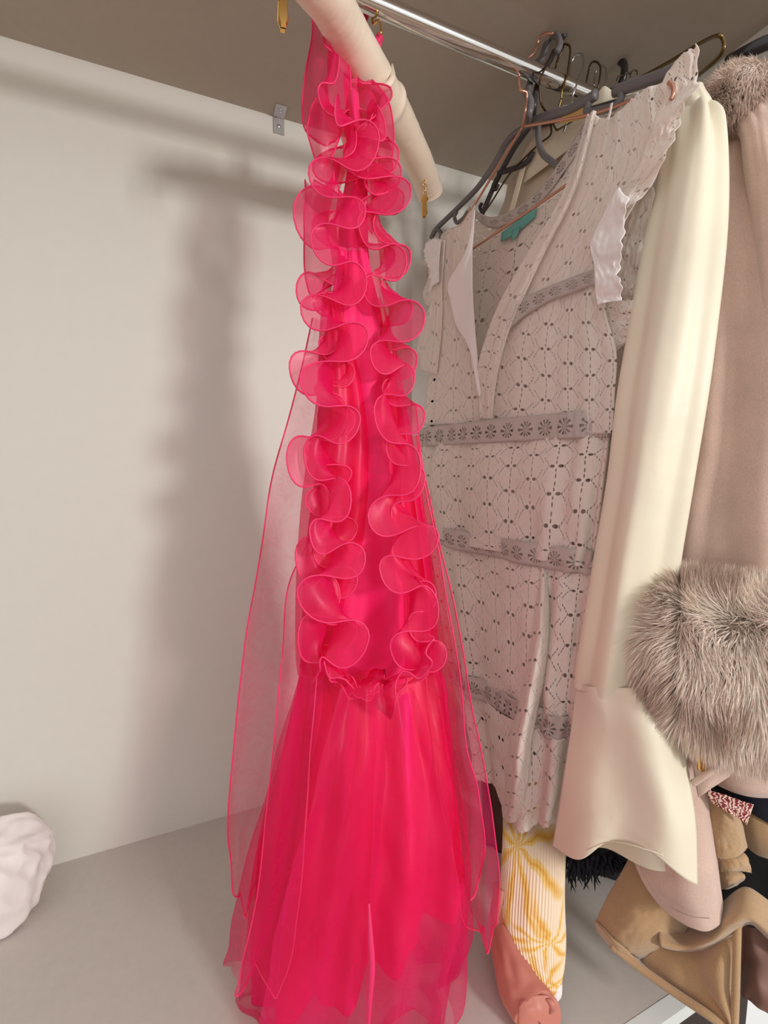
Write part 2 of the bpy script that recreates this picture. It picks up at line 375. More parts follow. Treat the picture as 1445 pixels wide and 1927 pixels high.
def floral(name, base, petal, deep, flowers):
    """large lilies: pointed petals radiating from a few centres in the cloth's own uv space"""
    m, t, b = NT(name); q = NB(t); uv = q.n('ShaderNodeUVMap').outputs[0]; s = q.n('ShaderNodeSeparateXYZ')
    nn = q.tex('ShaderNodeTexNoise', uv, 22.0, Detail=2.0); vm = q.n('ShaderNodeVectorMath', operation='MULTIPLY_ADD')
    t.links.new(nn.outputs['Color'], vm.inputs[0]); vm.inputs[1].default_value = (.035, .035, 0); t.links.new(uv, vm.inputs[2]); t.links.new(vm.outputs[0], s.inputs[0])
    tot = None; vein = None
    for (x, y, Rr, n, ph) in flowers:
        dx = q.m('SUBTRACT', s.outputs[0], x+.0175); dy = q.m('SUBTRACT', s.outputs[1], y+.0175); r = q.m('SQRT', q.m('ADD', q.m('MULTIPLY', dx, dx), q.m('MULTIPLY', dy, dy)))
        a = q.m('ABSOLUTE', q.m('COSINE', q.m('MULTIPLY', q.m('ADD', q.m('ARCTAN2', dy, dx), ph), n/2)))
        edge = q.m('MULTIPLY', q.m('POWER', a, 3.0), Rr); g = q.m('MAXIMUM', 0.0, q.m('SUBTRACT', 1.0, q.m('DIVIDE', r, q.m('ADD', edge, .002))))
        g = q.m('MINIMUM', 1.0, q.m('MULTIPLY', g, 2.2)); tot = g if tot is None else q.m('MAXIMUM', tot, g)
        vv = q.m('MULTIPLY', g, q.m('POWER', a, 30.0)); vein = vv if vein is None else q.m('MAXIMUM', vein, vv)
    sp = q.tex('ShaderNodeTexNoise', uv, 260.0, Detail=3.0)
    f = q.m('MULTIPLY', tot, q.m('ADD', .55, q.m('MULTIPLY', sp.outputs['Fac'], .9)))
    c = q.mix(f, lin(base), lin(petal)); t.links.new(q.mix(vein, c, lin(deep)), b.inputs['Base Color']); b.inputs['Roughness'].default_value = .55; return m
MAT['yellow_floral'] = floral('yellow_floral', (248, 226, 196), (244, 208, 120), (234, 176, 76), [(.045, .09, .11, 9, .3), (.075, .30, .10, 8, .9), (.10, .19, .075, 7, .1), (.02, .22, .07, 6, .5), (.13, .33, .08, 7, 1.3)])
def redprint():
    m, t, b = NT('red_leaf_print'); q = NB(t); uv = q.n('ShaderNodeUVMap').outputs[0]
    w = q.tex('ShaderNodeTexWave', uv, 3.0); w.inputs['Distortion'].default_value = 9.0; w.inputs['Detail'].default_value = 1.5; w.inputs['Detail Scale'].default_value = 2.0
    t.links.new(q.ramp(w.outputs['Fac'], [(.42, lin((132, 26, 40))), (.55, lin((238, 208, 190)))]), b.inputs['Base Color']); b.inputs['Roughness'].default_value = .7; return m
MAT['red_print'] = redprint()
def furmat(name):
    m, t, b = NT(name); q = NB(t); a = q.n('ShaderNodeAttribute'); a.attribute_name = 'tone'
    t.links.new(a.outputs['Color'], b.inputs['Base Color']); b.inputs['Roughness'].default_value = .55; b.inputs['Sheen Weight'].default_value = .4; return m
MAT['fur'] = furmat('faux_fur')
MAT['fur_skin'] = basic('fur_backing', (200, 174, 156), .95, var=.3)

# ------------------------------------------------------------------ setting: the wardrobe and the room edge around it
ZC, ZF = CZ+.700, CZ-.784; YF, YB, XL, XR = .382, 1.0, -1.05, .878
box('wall_back', (XL-.02, YB, ZF-.02), (XR+.02, YB+.012, ZC+.02), MAT['board'])['kind'] = 'structure'
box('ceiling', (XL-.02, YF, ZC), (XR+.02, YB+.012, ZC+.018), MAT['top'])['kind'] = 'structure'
box('floor', (XL-.02, YF, ZF-.018), (XR+.02, YB+.0, ZF), MAT['base'])['kind'] = 'structure'
box('wall_right', (XR, YF, ZF), (XR+.018, YB, ZC), MAT['board'])['kind'] = 'structure'
box('wall_left', (XL-.018, YF, ZF), (XL, YB, ZC), MAT['board'])['kind'] = 'structure'
box('trim_1', (XL-.02, YF-.022, ZF-.02), (XR+.02, YF-.0004, ZF+.0006), MAT['white_edge'], bevel=.0008)['kind'] = 'structure'
box('wall_front', (XL-.02, YF+.03, 0), (XR+.02, YF+.05, ZF-.10), MAT['dark_plastic'])['kind'] = 'structure'
# drawer below the wardrobe floor, pulled slightly open
dr = thing('drawer', 'grey metal-sided drawer with white front under the wardrobe floor edge', 'drawer')
box('drawer_side', (.60, .16, ZF-.21), (.612, .42, ZF-.06), MAT['grey_metal'], dr)
box('drawer_side', (.20, .16, ZF-.21), (.212, .42, ZF-.06), MAT['grey_metal'], dr)
box('drawer_bottom', (.20, .16, ZF-.225), (.612, .42, ZF-.2105), MAT['grey_metal'], dr)
box('front_panel', (.14, .142, ZF-.24), (.665, .1595, ZF-.03), MAT['white_edge'], dr, .001)

br = thing('corner_bracket', 'small steel corner bracket screwed at top edge of back wall', 'bracket')
bx = P(523, 222, 1).x
def brk():
    q = ray(524, 233); k = YB/q[1]; x = q[0]*k
    a = box('wall_plate', (x-.011, YB-.0022, ZC-.032), (x+.011, YB-.0002, ZC-.0002), MAT['steel'], br, .0006)
    b = box('top_plate', (x-.011, YB-.036, ZC-.0022), (x+.011, YB-.0022, ZC-.0002), MAT['steel'], br, .0006)
    for nm, c, ax in (('screw', Vector((x, YB-.0022, ZC-.018)), 'y'), ('screw', Vector((x, YB-.022, ZC-.0022)), 'z')):
        bm = bmesh.new(); bmesh.ops.create_uvsphere(bm, u_segments=12, v_segments=6, radius=.0042)
        for v in bm.verts:
            v.co = Vector((v.co.x, v.co.z*.45, v.co.y)) if ax == 'y' else Vector((v.co.x, v.co.y, v.co.z*.45)); v.co += c
        me = bpy.data.meshes.new('screw'); bm.to_mesh(me); bm.free(); link(nm, me, MAT['steel'], br)
brk()
RY, RZ, RR_ = .642, CZ+.630, .0125
rail = thing('clothes_rail', 'round chrome clothes rail running under the wardrobe ceiling', 'rail')
sweep('tube', [(XL, RY, RZ), (-.3, RY, RZ), (.4, RY, RZ), (XR, RY, RZ)], RR_, MAT['chrome'], rail, n=32, res=12)
for x, s in ((XR, -1), (XL, 1)):
    sweep('end_flange', [(x+s*.0002, RY, RZ), (x+s*.012, RY, RZ)], .019, MAT['chrome'], rail, n=24, res=3)
def rod_zd(px):
    m = (px-CX)/F; p = np.array([0, RY, RZ-CZ]); a = RIGHT-m*FWD; X = -(a[1]*p[1]+a[2]*p[2])/a[0]; q = np.array([X, p[1], p[2]]); return q@FWD


# ================================================================== PINK DRESS
def bead(path_px, zd): return [P(x, y, zd) for x, y in path_px]
dress = thing('ruffled_dress', 'hot pink sheer organza halter dress with ruffled neckline on the cream padded hanger', 'dress')
def ruffle(name, path, amp, wave, wid, seed, A0=1.75, droop=.012, parent=dress, mat='organza', side=0.0, nu_per=30, phase=0.0, curl=.25):
    """path: (px, py, zd); a strip gathered along the path whose free edge meanders; hem = rolled edge of it"""
    rnd = random.Random(seed); C = cr([P(*p) for p in path], 400)
    seg = np.linalg.norm(np.diff(C, axis=0), axis=1); L = np.concatenate([[0], np.cumsum(seg)]); total = L[-1]
    nw = max(1, round(total/wave)); nu = int(nw*nu_per)+1; NVR = 11
    am = [1+rnd.uniform(-.3, .3) for _ in range(nw+2)]; ax = [rnd.uniform(-1, 1) for _ in range(nw+2)]
    ph = np.linspace(0, nw, nu)+phase; G = []
    def at(s):
        s = min(max(s, 0), total); return Vector([np.interp(s, L, C[:, k]) for k in range(3)])
    for j in range(NVR):
        v = j/(NVR-1); A = A0*v**.6
        th = A*np.sin(2*np.pi*ph)
        dx, dy = np.cos(th), np.sin(th); du = nw/(nu-1)
        x = np.concatenate([[0], np.cumsum((dx[1:]+dx[:-1])/2*du)]); y = np.concatenate([[0], np.cumsum((dy[1:]+dy[:-1])/2*du)])
        base = np.linspace(0, nw, nu); J = x[-1]/nw
        per = x-base*J; y = y-np.mean(y[:nu_per+1]); row = []
        for i in range(nu):
            f = base[i]; k = int(f); t = f-k; t = t*t*(3-2*t); a_ = am[k]*(1-t)+am[k+1]*t; b_ = ax[k]*(1-t)+ax[k+1]*t
            f2 = min(nw, max(0, f+.30*nz(f*.8, seed)*min(1, f, nw-f))); s = f2/nw*total; c = at(s); tg = (at(s+.004)-at(s-.004)).normalized(); l, n = frame_of(c)
            l = (l-tg*l.dot(tg)).normalized(); out = tg.cross(l).normalized()
            if out.dot(n) < 0: out = -out
            yy = y[i]/max(J, .3); xx = per[i]/max(J, .3)*wave
            env = min(1, s/.03+.25)*min(1, (total-s)/.03+.25)
            ampm = amp*a_*env
            rad = wid*(1-math.cos(min(v, 1)*1.9))*.62
            sd = side*wid*v*(.75+.35*b_)
            p = c+l*(ampm*yy*1.6*v**.25+sd)+tg*(xx*.85*v)+out*(wid*math.sin(v*1.5)*(.62+.25*b_)+.006)
            p += tg*(droop*v*v)+Vector((0, 0, -1))*curl*wid*v*v*(.4+.6*abs(math.sin(2*math.pi*ph[i])))
            w = .0035*v; p += l*w*nz(s*40, v*3, seed)+out*w*2*nz(s*40, v*3, seed+9); p += (l*math.cos(s*900)+tg*math.sin(s*700))*(.0013*(1-v)*min(1, v*5))
            row.append(p)
        G.append(row)
    vs, fs = grid(G); o = link(name, mesh(name, vs, fs), MAT[mat], parent)
    h = sweep('rolled_hem', G[-1], .0011, MAT['pink_hem'], o, n=6, res=len(G[-1]))
    return o
zp = .60; PP = facing(665, zp)
# left and right neckline ruffles meeting at the bottom of the keyhole
left = [(640, 215, .585), (655, 300, .59), (632, 400, .59), (640, 500, .595), (628, 600, .588), (630, 700, .574), (622, 790, .567), (612, 880, .566), (622, 970, .566), (628, 1060, .567), (634, 1140, .569), (618, 1215, .574)]
right = [(690, 210, .60), (690, 290, .60), (700, 380, .605), (712, 470, .605), (718, 540, .60), (725, 620, .588), (732, 700, .576), (738, 780, .570), (738, 870, .567), (746, 950, .568), (756, 1040, .570), (770, 1120, .572), (778, 1210, .575)]
ruffle('left_ruffle', left, .037, .088, .050, 3, A0=1.85)
ruffle('left_ruffle', [(x-14, y+22, z+.010) for x, y, z in left[1:]], .030, .100, .040, 13, A0=1.85, phase=.5, side=-.35)
ruffle('left_ruffle', [(x+4, y+4, z+.016) for x, y, z in left[3:]], .034, .066, .030, 43, A0=1.7, phase=.2)
ruffle('right_ruffle', right, .033, .084, .046, 8, A0=1.85, phase=.4, side=.25)
ruffle('right_ruffle', [(x+10, y+10, z+.008) for x, y, z in right], .028, .070, .036, 18, A0=1.75, phase=.9, side=.30)
ruffle('bottom_ruffle', [(600, 1205, .577), (628, 1262, .57), (690, 1290, .566), (748, 1276, .568), (800, 1215, .572)], .018, .070, .042, 5, A0=1.5, nu_per=36, droop=.02)
ruffle('bottom_ruffle', [(596, 1225, .584), (640, 1284, .577), (700, 1300, .574), (770, 1282, .577), (806, 1230, .584)], .012, .062, .03, 66, A0=1.4, nu_per=36, droop=.02)
ruffle('bottom_ruffle', [(610, 1215, .58), (650, 1270, .574), (700, 1284, .572), (760, 1262, .574)], .014, .055, .03, 6, A0=1.5, nu_per=36, droop=.02)
ruffle('top_ruffle', [(622, 70, .60), (616, 130, .59), (620, 200, .585), (640, 262, .585), (660, 330, .585)], .026, .12, .044, 12, A0=1.5)
ruffle('back_ruffle', [(640, 230, .63), (664, 330, .632), (668, 420, .635), (668, 500, .635), (684, 560, .635)], .052, .085, .040, 21, A0=1.85, phase=.25)
ruffle('back_ruffle', [(672, 190, .63), (696, 225, .62), (706, 250, .605), (712, 330, .605), (708, 430, .605)], .036, .11, .04, 25, A0=1.6, phase=.1)
# big petals at the top left and right
def petal(name, outline, zd, bulge, parent=dress, seed=0, hem=True, mat='organza'):
    """leaf of cloth: outline = (left px list, right px list) rows with a bulge towards the viewer"""
    rows = []
    for (py, xl, xr) in outline:
        rows.append([P(xl+(xr-xl)*k/6, py+10*math.sin(k/6*3.1), zd) for k in range(7)])
    o, G = patch(name, rows, MAT[mat], parent, 20, 26, lambda u, v: (.002*nz(u*3, v*4, seed), bulge*math.sin(u*math.pi)*math.sin(v*math.pi*.9+.15)+.006*nz(u*3, v*3, seed+3)), th=0)
    if hem:
        E_ = [r[0] for r in G]+[q for q in G[-1][1:]]+[r[-1] for r in G[::-1]][1:]
        sweep('rolled_hem', E_, .0011, MAT['pink_hem'], o, n=6, res=len(E_))
    return o
petal('ruffle_petal', [(28, 586, 602), (62, 588, 628), (110, 580, 652), (160, 571, 660), (210, 567, 655), (245, 575, 645), (266, 596, 630)], .598, .02, seed=1)
petal('ruffle_petal', [(150, 660, 700), (180, 655, 726), (220, 652, 738), (270, 655, 741), (320, 662, 738)], .612, .02, seed=4)
petal('ruffle_petal', [(185, 596, 612), (215, 583, 636), (250, 578, 640), (290, 590, 628), (308, 604, 616)], .57, .018, seed=6)
petal('ruffle_petal', [(338, 574, 590), (370, 574, 640), (410, 573, 660), (460, 572, 655), (520, 574, 640), (552, 582, 600)], .615, .012, seed=7)
# neck strap going over the hanger, bodice, keyhole facing and skirts
band = patch('neck_strap', [[P(x, y, z) for x, y, z in r] for r in [
    [(640, 70, .65), (655, 70, .645), (670, 70, .65)], [(645, 125, .635), (658, 130, .63), (672, 135, .635)], [(648, 180, .60), (660, 185, .59), (676, 190, .60)],
    [(654, 300, .605), (672, 300, .60), (690, 300, .605)], [(640, 400, .605), (665, 400, .60), (692, 400, .61)], [(636, 480, .61), (666, 480, .60), (694, 480, .61)],
    [(632, 560, .61), (668, 560, .602), (705, 560, .61)], [(610, 640, .61), (665, 640, .604), (728, 640, .61)]]], MAT['pink_lining'], dress, 24, 60, lambda u, v: (0, .004*math.sin(u*7+v*9)))
for nm, edge in (('bodice_overlay', [(560, 606, 640, .008), (640, 600, 664, .018), (760, 594, 690, .024), (900, 572, 700, .028), (1000, 562, 694, .030), (1120, 556, 664, .031), (1230, 556, 650, .031), (1272, 560, 664, .024)]),
                 ('bodice_overlay', [(560, 704, 716, .008), (640, 724, 742, .018), (760, 728, 764, .024), (900, 728, 790, .028), (1000, 744, 804, .030), (1120, 768, 818, .031), (1230, 760, 826, .031), (1272, 744, 826, .024)])):
    patch(nm, [[PP.at(xl+(xr-xl)*k/5, py, o_-(.055 if (k == 0 and xl < 640) or (k == 5 and xr > 715) else .010 if k in (0, 5) else 0)) for k in range(6)] for (py, xl, xr, o_) in edge], MAT['organza'], dress, 36, 90,
          lambda u, v: (0, .003*math.sin(u*15+v*4)+.004*nz(u*4, v*9, 2)), th=0)
def wr(sc, seed): return lambda a, v: sc*(nz(math.cos(a)*2, math.sin(a)*2+v*3, seed)+.5*nz(math.cos(a)*5, v*9, seed+3))
tube_rows('bodice', PP, [(470, 642, 688, .004, -.014), (540, 632, 704, .008, -.008), (600, 622, 716, .012, -.004), (680, 602, 738, .02, -.006), (760, 598, 752, .028, -.01), (850, 594, 776, .036, -.016), (950, 588, 796, .045, -.022), (1060, 572, 808, .055, -.03),
    (1160, 566, 818, .06, -.035), (1260, 562, 826, .065, -.038), (1330, 556, 832, .065, -.035)], MAT['pink_lining'], dress, 80, 80,
    lambda a, v: .010*v*math.cos(a*9+1+v)*max(0, math.sin(a))*.8+wr(.006, 2)(a, v))
def pleats(n, amp, seed, v0=0.0, grow=1.0, ph=0.0):
    def f(a, v):
        w = max(0, (v-v0)/(1-v0))**.7*grow
        return amp*w*(math.sin(n*a+ph+1.5*nz(v*2, seed))+.5*math.sin(n*1.7*a+2*ph+seed+v*2))+amp*.35*nz(math.cos(a)*3+v*2, math.sin(a)*3, seed+v*6)
    return f
# front bib of the skirt over the keyhole, denser layer
tube_rows('lining_skirt', PP, [(1215, 576, 816, .035, -.034), (1262, 572, 822, .045, -.02), (1300, 566, 828, .05, -.012), (1400, 552, 836, .06, -.004), (1500, 532, 846, .068, 0), (1600, 512, 850, .07, 0), (1680, 500, 846, .07, 0, -.15), (1735, 500, 840, .068, 0, -.5), (1765, 505, 836, .068, 0, -.65)],
    MAT['pink_skirt'], dress, 200, 90, pleats(10, .022, 5, .10))
tube_rows('organza_skirt', PP, [(1215, 576, 816, .035, -.034), (1262, 570, 824, .05, -.018), (1350, 552, 838, .062, -.002), (1450, 532, 850, .075, .004), (1550, 508, 864, .084, .004), (1650, 492, 868, .09, .004), (1750, 482, 862, .094, .004), (1850, 478, 846, .094, .004), (1930, 478, 832, .09, .0), (1985, 482, 815, .085, -.0)],
    MAT['organza_thin'], dress, 240, 110, pleats(8, .018, 11, .10, ph=.6), th=0)
tube_rows('organza_overskirt', PP, [(1215, 576, 816, .035, -.034), (1262, 568, 826, .052, -.016), (1400, 536, 844, .072, .004), (1550, 500, 862, .086, .006), (1700, 466, 880, .096, .006), (1790, 450, 884, .098, .006), (1835, 452, 850, .095, .006)],
    MAT['organza_thin'], dress, 240, 90, lambda a, v: (pleats(5, .018, 31, .05, ph=2.)(a, v), v**4*.030*math.sin(a*3+1.2)+v**4*.012*math.sin(7*a)), th=0)
for sd, rows in ((1, [(1290, 640, 720, .535, .535), (1400, 610, 730, .52, .52), (1520, 580, 720, .505, .505), (1640, 545, 705, .495, .50), (1740, 520, 690, .49, .495), (1850, 500, 668, .488, .49), (1960, 480, 650, .49, .49)]),
                 (2, [(1300, 700, 780, .535, .54), (1420, 706, 820, .52, .53), (1560, 700, 850, .505, .52), (1700, 695, 868, .495, .51), (1800, 690, 850, .49, .505), (1960, 685, 812, .49, .50)])):
    R3 = [[P(xl+(xr-xl)*k/6, py, z0+(z1-z0)*k/6) for k in range(7)] for (py, xl, xr, z0, z1) in rows]
    o, G = patch('skirt_panel', R3, MAT['organza_thin'], dress, 60, 90, lambda u, v: (.003*nz(u*4, v*8, sd), .008*math.sin(u*11+v*2+sd)+.006*nz(u*5, v*7, sd)), th=0)
sweep('skirt_placket', [P(694, 1700, .482), P(697, 1760, .48), P(700, 1820, .48), (P(696, 1880, .48)), P(692, 1950, .482)], .003, MAT['pink_hem'], dress, rf=lambda t: .0012+.0022*math.sin(t*3.1), res=40)
# cape panels (both sides)
def cape(rows, seed, far=.03):
    R3 = [[P(xl+(xr-xl)*k/6, py, z0+(z1-z0)*k/6) for k in range(7)] for (py, xl, xr, z0, z1) in rows]
    o, G = patch('cape_panel', R3, MAT['organza_thin'], dress, 40, 110, lambda u, v: (.003*nz(u*4, v*8, seed), .014*math.sin(u*7+v*3+seed)*(.3+v)+.006*nz(u*5, v*9, seed)), th=0)
    E_ = [r[0] for r in G]+G[-1][1:]+[r[-1] for r in G[::-1]][1:]
    sweep('rolled_hem', E_, .0010, MAT['pink_hem'], o, n=6, res=len(E_)); return o
cape([(600, 588, 620, .62, .63), (700, 566, 640, .62, .64), (800, 540, 640, .62, .645), (900, 512, 640, .62, .65), (1000, 494, 640, .62, .65), (1100, 480, 640, .62, .65), (1200, 462, 630, .62, .65), (1300, 450, 620, .62, .65),
    (1400, 440, 590, .62, .65), (1500, 432, 540, .62, .65), (1580, 428, 505, .62, .64), (1640, 434, 492, .62, .63), (1690, 440, 480, .62, .625), (1705, 450, 470, .62, .622)], 1)
cape([(760, 700, 782, .64, .63), (860, 720, 792, .65, .62), (950, 740, 812, .65, .615), (1050, 760, 834, .65, .61), (1150, 770, 858, .65, .605), (1250, 780, 876, .65, .60), (1350, 800, 892, .65, .60), (1450, 815, 912, .65, .60),
    (1550, 835, 928, .64, .60), (1640, 850, 938, .63, .60), (1700, 862, 938, .62, .60), (1745, 876, 934, .61, .60), (1768, 905, 928, .605, .60)], 7)
cape([(820, 745, 784, .63, .60), (950, 770, 806, .63, .59), (1100, 790, 838, .63, .585), (1250, 800, 862, .63, .585), (1400, 815, 880, .62, .585), (1500, 830, 900, .61, .585), (1600, 850, 912, .60, .585), (1670, 864, 902, .60, .59)], 13)
cape([(1000, 590, 620, .60, .60), (1100, 545, 620, .58, .58), (1250, 530, 600, .565, .57), (1400, 515, 585, .56, .565), (1550, 500, 575, .555, .56), (1700, 480, 560, .55, .56), (1800, 455, 540, .55, .56), (1845, 441, 520, .55, .56)], 17)
for pth in ([(672, 40, .63), (683, 22, .64), (688, 30, .645), (684, 45, .645)], [(698, 98, .62), (708, 80, .625), (715, 70, .63), (712, 95, .63)]):
    sweep('loop', [P(*p) for p in pth], .004, MAT['pink_hem'], dress, rf=lambda t: .002+.003*math.sin(t*3.1), res=16)
# ------------------------------------------------------------------ padded hanger carrying the dress
ph_ = thing('padded_hanger', 'cream satin padded hanger with gold clips hung close to the camera', 'hanger')
hc = [(560, -75, .500), (585, -40, .515), (618, 0, .54), (650, 58, .58), (690, 130, .63), (728, 195, .69), (762, 256, .76), (793, 318, .84), (806, 352, .885), (812, 372, .905)]
def hrf(t):
    e = min(1, math.sqrt(max(0, t)/.05), math.sqrt(max(0, 1-t)/.045)); return .0262*e*(1.0-.06*math.sin(t*9))+.0008
def hdis(t, a): return .0007*nz(t*14, math.cos(a)*1.5, math.sin(a)*1.5)+.0004*nz(t*60, math.cos(a)*.8, 5)+.0035*math.exp(-((t-.555)/.010)**2)
pb = sweep('padded_bar', [P(*p) for p in hc], .026, MAT['hanger_satin'], ph_, n=56, res=260, rf=hrf, disp=hdis)
sweep('seam_bow', [P(700, 165, .635), P(722, 166, .628), P(738, 150, .63), P(738, 122, .65)], .003, MAT['hanger_satin'], pb, res=24, rf=lambda t: .0015+.0035*math.sin(t*math.pi))
sweep('hook', [Vector((.262, RY-.012, CZ+.585)), Vector((.262, RY-.006, CZ+.607)), Vector((.262, RY+.018, CZ+.622)), Vector((.262, RY+.014, CZ+.640)), Vector((.262, RY, CZ+.6458)), Vector((.262, RY-.016, CZ+.640)), Vector((.262, RY-.019, CZ+.630))], .0018, MAT['gold'], ph_, res=50)
def clip(anchor_px, zd, scale=1.0):
    c = thing('clip_chain', None, None); c.parent = ph_
    k = scale
    a = P(anchor_px[0], anchor_px[1], zd); l, n = frame_of(a); a = a+n*.004
    for i in range(5):
        z = -.0075*i*k; pts = []
        for j in range(12):
            th = 2*math.pi*j/12; d = l if i % 2 == 0 else (l*.35+n*.94)
            pts.append(a+d*(.0038*k*math.cos(th))+Vector((0, 0, z+.0052*k*math.sin(th))))
        sweep('chain_link', pts, .0008*k, MAT['gold'], c, closed=True, res=24, n=6)
    top = a+Vector((0, 0, -.0075*4.4*k)); q = lambda x, z, d=0: top+l*(x*k)+Vector((0, 0, z*k))+n*d*k
    for s in (-1, 1):
        vs = []; fs = []
        prof = [(.0045, 0), (.0075, -.006), (.0045, -.012), (.0052, -.022), (.0058, -.032), (.003, -.040)]
        for (w, z) in prof:
            dd = .0022+.0016*abs(z)/.04
            for x, d in ((-w, s*.0008), (w, s*.0008), (w*.8, s*dd*1.6), (-w*.8, s*dd*1.6)): vs.append(q(x+s*.0006, z, d))
        for i in range(len(prof)-1):
            for j in range(4): fs.append((i*4+j, i*4+(j+1) % 4, i*4+4+(j+1) % 4, i*4+4+j))
        fs += [(0, 1, 2, 3), tuple(range(len(vs)-4, len(vs)))]
        link('clip_jaw', mesh('clip_jaw', vs, fs), MAT['gold'], c, False)
    return c
clip((799, 338), .838, .92); clip((530, -75), .512, 1.0)

# ================================================================== WHITE EYELET DRESS
WP = Plane(.528, .600, -.2, .98)
wd = thing('eyelet_dress', 'white cotton eyelet dress with V neck and ruffled armholes on the copper wire hanger', 'dress')
def wpatch(name, rows, mat, offs=0.0, nu=50, nv=80, disp=None, th=.0008, size=(.3, .4), parent=wd):
    R3 = [[WP.at(p[0], p[1], offs+(p[2] if len(p) > 2 else 0)) for p in r] for r in rows]
    return patch(name, R3, mat, parent, nu, nv, disp, th, size)[0]
def gather(n, amp, seed): return lambda u, v: (.002*nz(u*5, v*4, seed), amp*(.6*math.sin(u*n+2*nz(v*1.5, seed)+seed)+.5*math.sin(u*n*2.3+seed*2+v)+.6*nz(u*12, v*3, seed)))
# back of the bodice seen through the neck opening
wpatch('bodice_back', [[(880, 392), (930, 412), (1000, 376), (1060, 300), (1125, 212), (1200, 170)], [(850, 470), (920, 470), (1000, 430), (1070, 380), (1150, 330), (1230, 300)],
    [(830, 600), (900, 590), (980, 580), (1060, 570), (1130, 560), (1200, 560)], [(815, 800), (880, 815), (960, 820), (1040, 820), (1100, 815), (1150, 815)]], MAT['eyelet'], -.055, disp=gather(9, .003, 3), size=(.34, .36))
wpatch('neck_trim', [[(882, 388), (930, 408), (1000, 370), (1056, 300), (1112, 212)], [(884, 404), (932, 428), (1004, 392), (1066, 316), (1124, 224)]], MAT['lace'], -.050, 60, 6, size=(.33, 1))
# front left panel and front right panel
wpatch('bodice_front', [[(846, 432), (868, 420), (893, 386)], [(828, 452), (858, 440), (890, 412)], [(826, 560), (856, 560), (886, 520)], [(815, 660), (856, 650), (893, 640)], [(803, 735), (850, 730), (900, 720)], [(798, 800), (850, 800), (906, 806)]],
    MAT['eyelet'], .0, 36, 90, gather(9, .0025, 5), size=(.13, .36))
wpatch('bodice_front', [[(1113, 210), (1148, 222), (1196, 180), (1262, 146)], [(1092, 290), (1140, 280), (1200, 265), (1262, 230)], [(1055, 372), (1110, 372), (1165, 372), (1225, 330)], [(1004, 470), (1060, 475), (1110, 475), (1150, 470)],
    [(952, 570), (1020, 580), (1080, 578), (1140, 575)], [(925, 640), (1000, 660), (1080, 665), (1160, 660)], [(910, 730), (1000, 745), (1080, 748), (1155, 742)], [(904, 805), (985, 815), (1080, 818), (1152, 815)]],
    MAT['eyelet'], .004, 70, 110, gather(15, .0022, 9), size=(.26, .5))
wpatch('under_bust_trim', [[(948, 592), (985, 560), (1030, 540), (1080, 520), (1125, 505)], [(955, 622), (990, 592), (1036, 566), (1085, 548), (1130, 530)]], MAT['lace'], .011, 60, 6, gather(8, .002, 2), size=(.2, 1))
wpatch('neck_edge', [[(1106, 214), (1112, 212), (1122, 210)], [(1060, 360), (1070, 360), (1082, 358)], [(996, 470), (1010, 474), (1024, 476)], [(938, 572), (954, 584), (970, 592)], [(912, 640), (930, 650), (948, 654)], [(898, 700), (918, 712), (934, 716)], [(903, 788), (915, 790), (926, 790)]],
    MAT['eyelet'], .012, 14, 80, gather(4, .004, 4), size=(.05, .5))
# turned back white facing on the left of the opening
wpatch('turned_facing', [[(890, 400), (892, 398), (894, 396)], [(878, 470), (884, 470), (889, 470)], [(843, 532), (866, 530), (889, 520)], [(846, 560), (868, 565), (890, 560)], [(858, 610), (876, 612), (893, 610)], [(882, 655), (890, 658), (897, 655)], [(900, 745), (903, 748), (906, 745)]],
    MAT['white_cotton'], .012, 16, 50, lambda u, v: (0, .004*math.sin(v*8+u*3)+.002*nz(u*4, v*9)), size=(.05, .2))
# shoulder flounces
def flounce(name, rows, off, seed, mat='eyelet', amp=.007, size=(.1, .2)):
    R3 = [[WP.at(p[0], p[1], off+(p[2] if len(p) > 2 else 0)) for p in r] for r in rows]
    return patch(name, R3, MAT[mat], wd, 30, 60, lambda u, v: (.006*u*nz(u*2, v*14, seed), amp*(math.sin(v*19+seed)*u+.5*nz(u*6, v*14, seed+2))), .001, size)[0]
flounce('right_flounce', [[(1240, 165), (1270, 120), (1308, 90)], [(1250, 185), (1285, 155), (1314, 125)], [(1235, 215), (1270, 195), (1312, 168)], [(1225, 250), (1250, 235), (1284, 205)], [(1215, 275), (1245, 262), (1278, 232)],
    [(1205, 305), (1235, 295), (1262, 275)], [(1180, 345), (1212, 330), (1245, 312)], [(1140, 385), (1170, 372), (1206, 372)], [(1150, 400), (1165, 405), (1180, 395)]], .016, 2, size=(.08, .3))
flounce('right_flounce', [[(1148, 378), (1165, 352), (1182, 372)], [(1118, 440), (1142, 420), (1176, 408)], [(1110, 462), (1138, 470), (1172, 455)], [(1118, 500), (1140, 505), (1165, 500)], [(1120, 545), (1142, 548), (1168, 540)], [(1124, 574), (1146, 568), (1170, 566)]], .026, 6, 'white_cotton', .004)
flounce('back_flounce', [[(1190, 380), (1210, 360), (1238, 300)], [(1172, 430), (1195, 425), (1225, 400)], [(1165, 480), (1190, 478), (1218, 470)], [(1160, 530), (1185, 532), (1212, 530)], [(1160, 572), (1180, 575), (1205, 580)]], -.02, 11)
flounce('sleeve_underarm', [[(1125, 570), (1165, 566), (1210, 562)], [(1135, 610), (1165, 605), (1202, 600)], [(1150, 650), (1165, 640), (1185, 636)], [(1152, 675), (1156, 665), (1166, 655)]], -.004, 12, amp=.002)
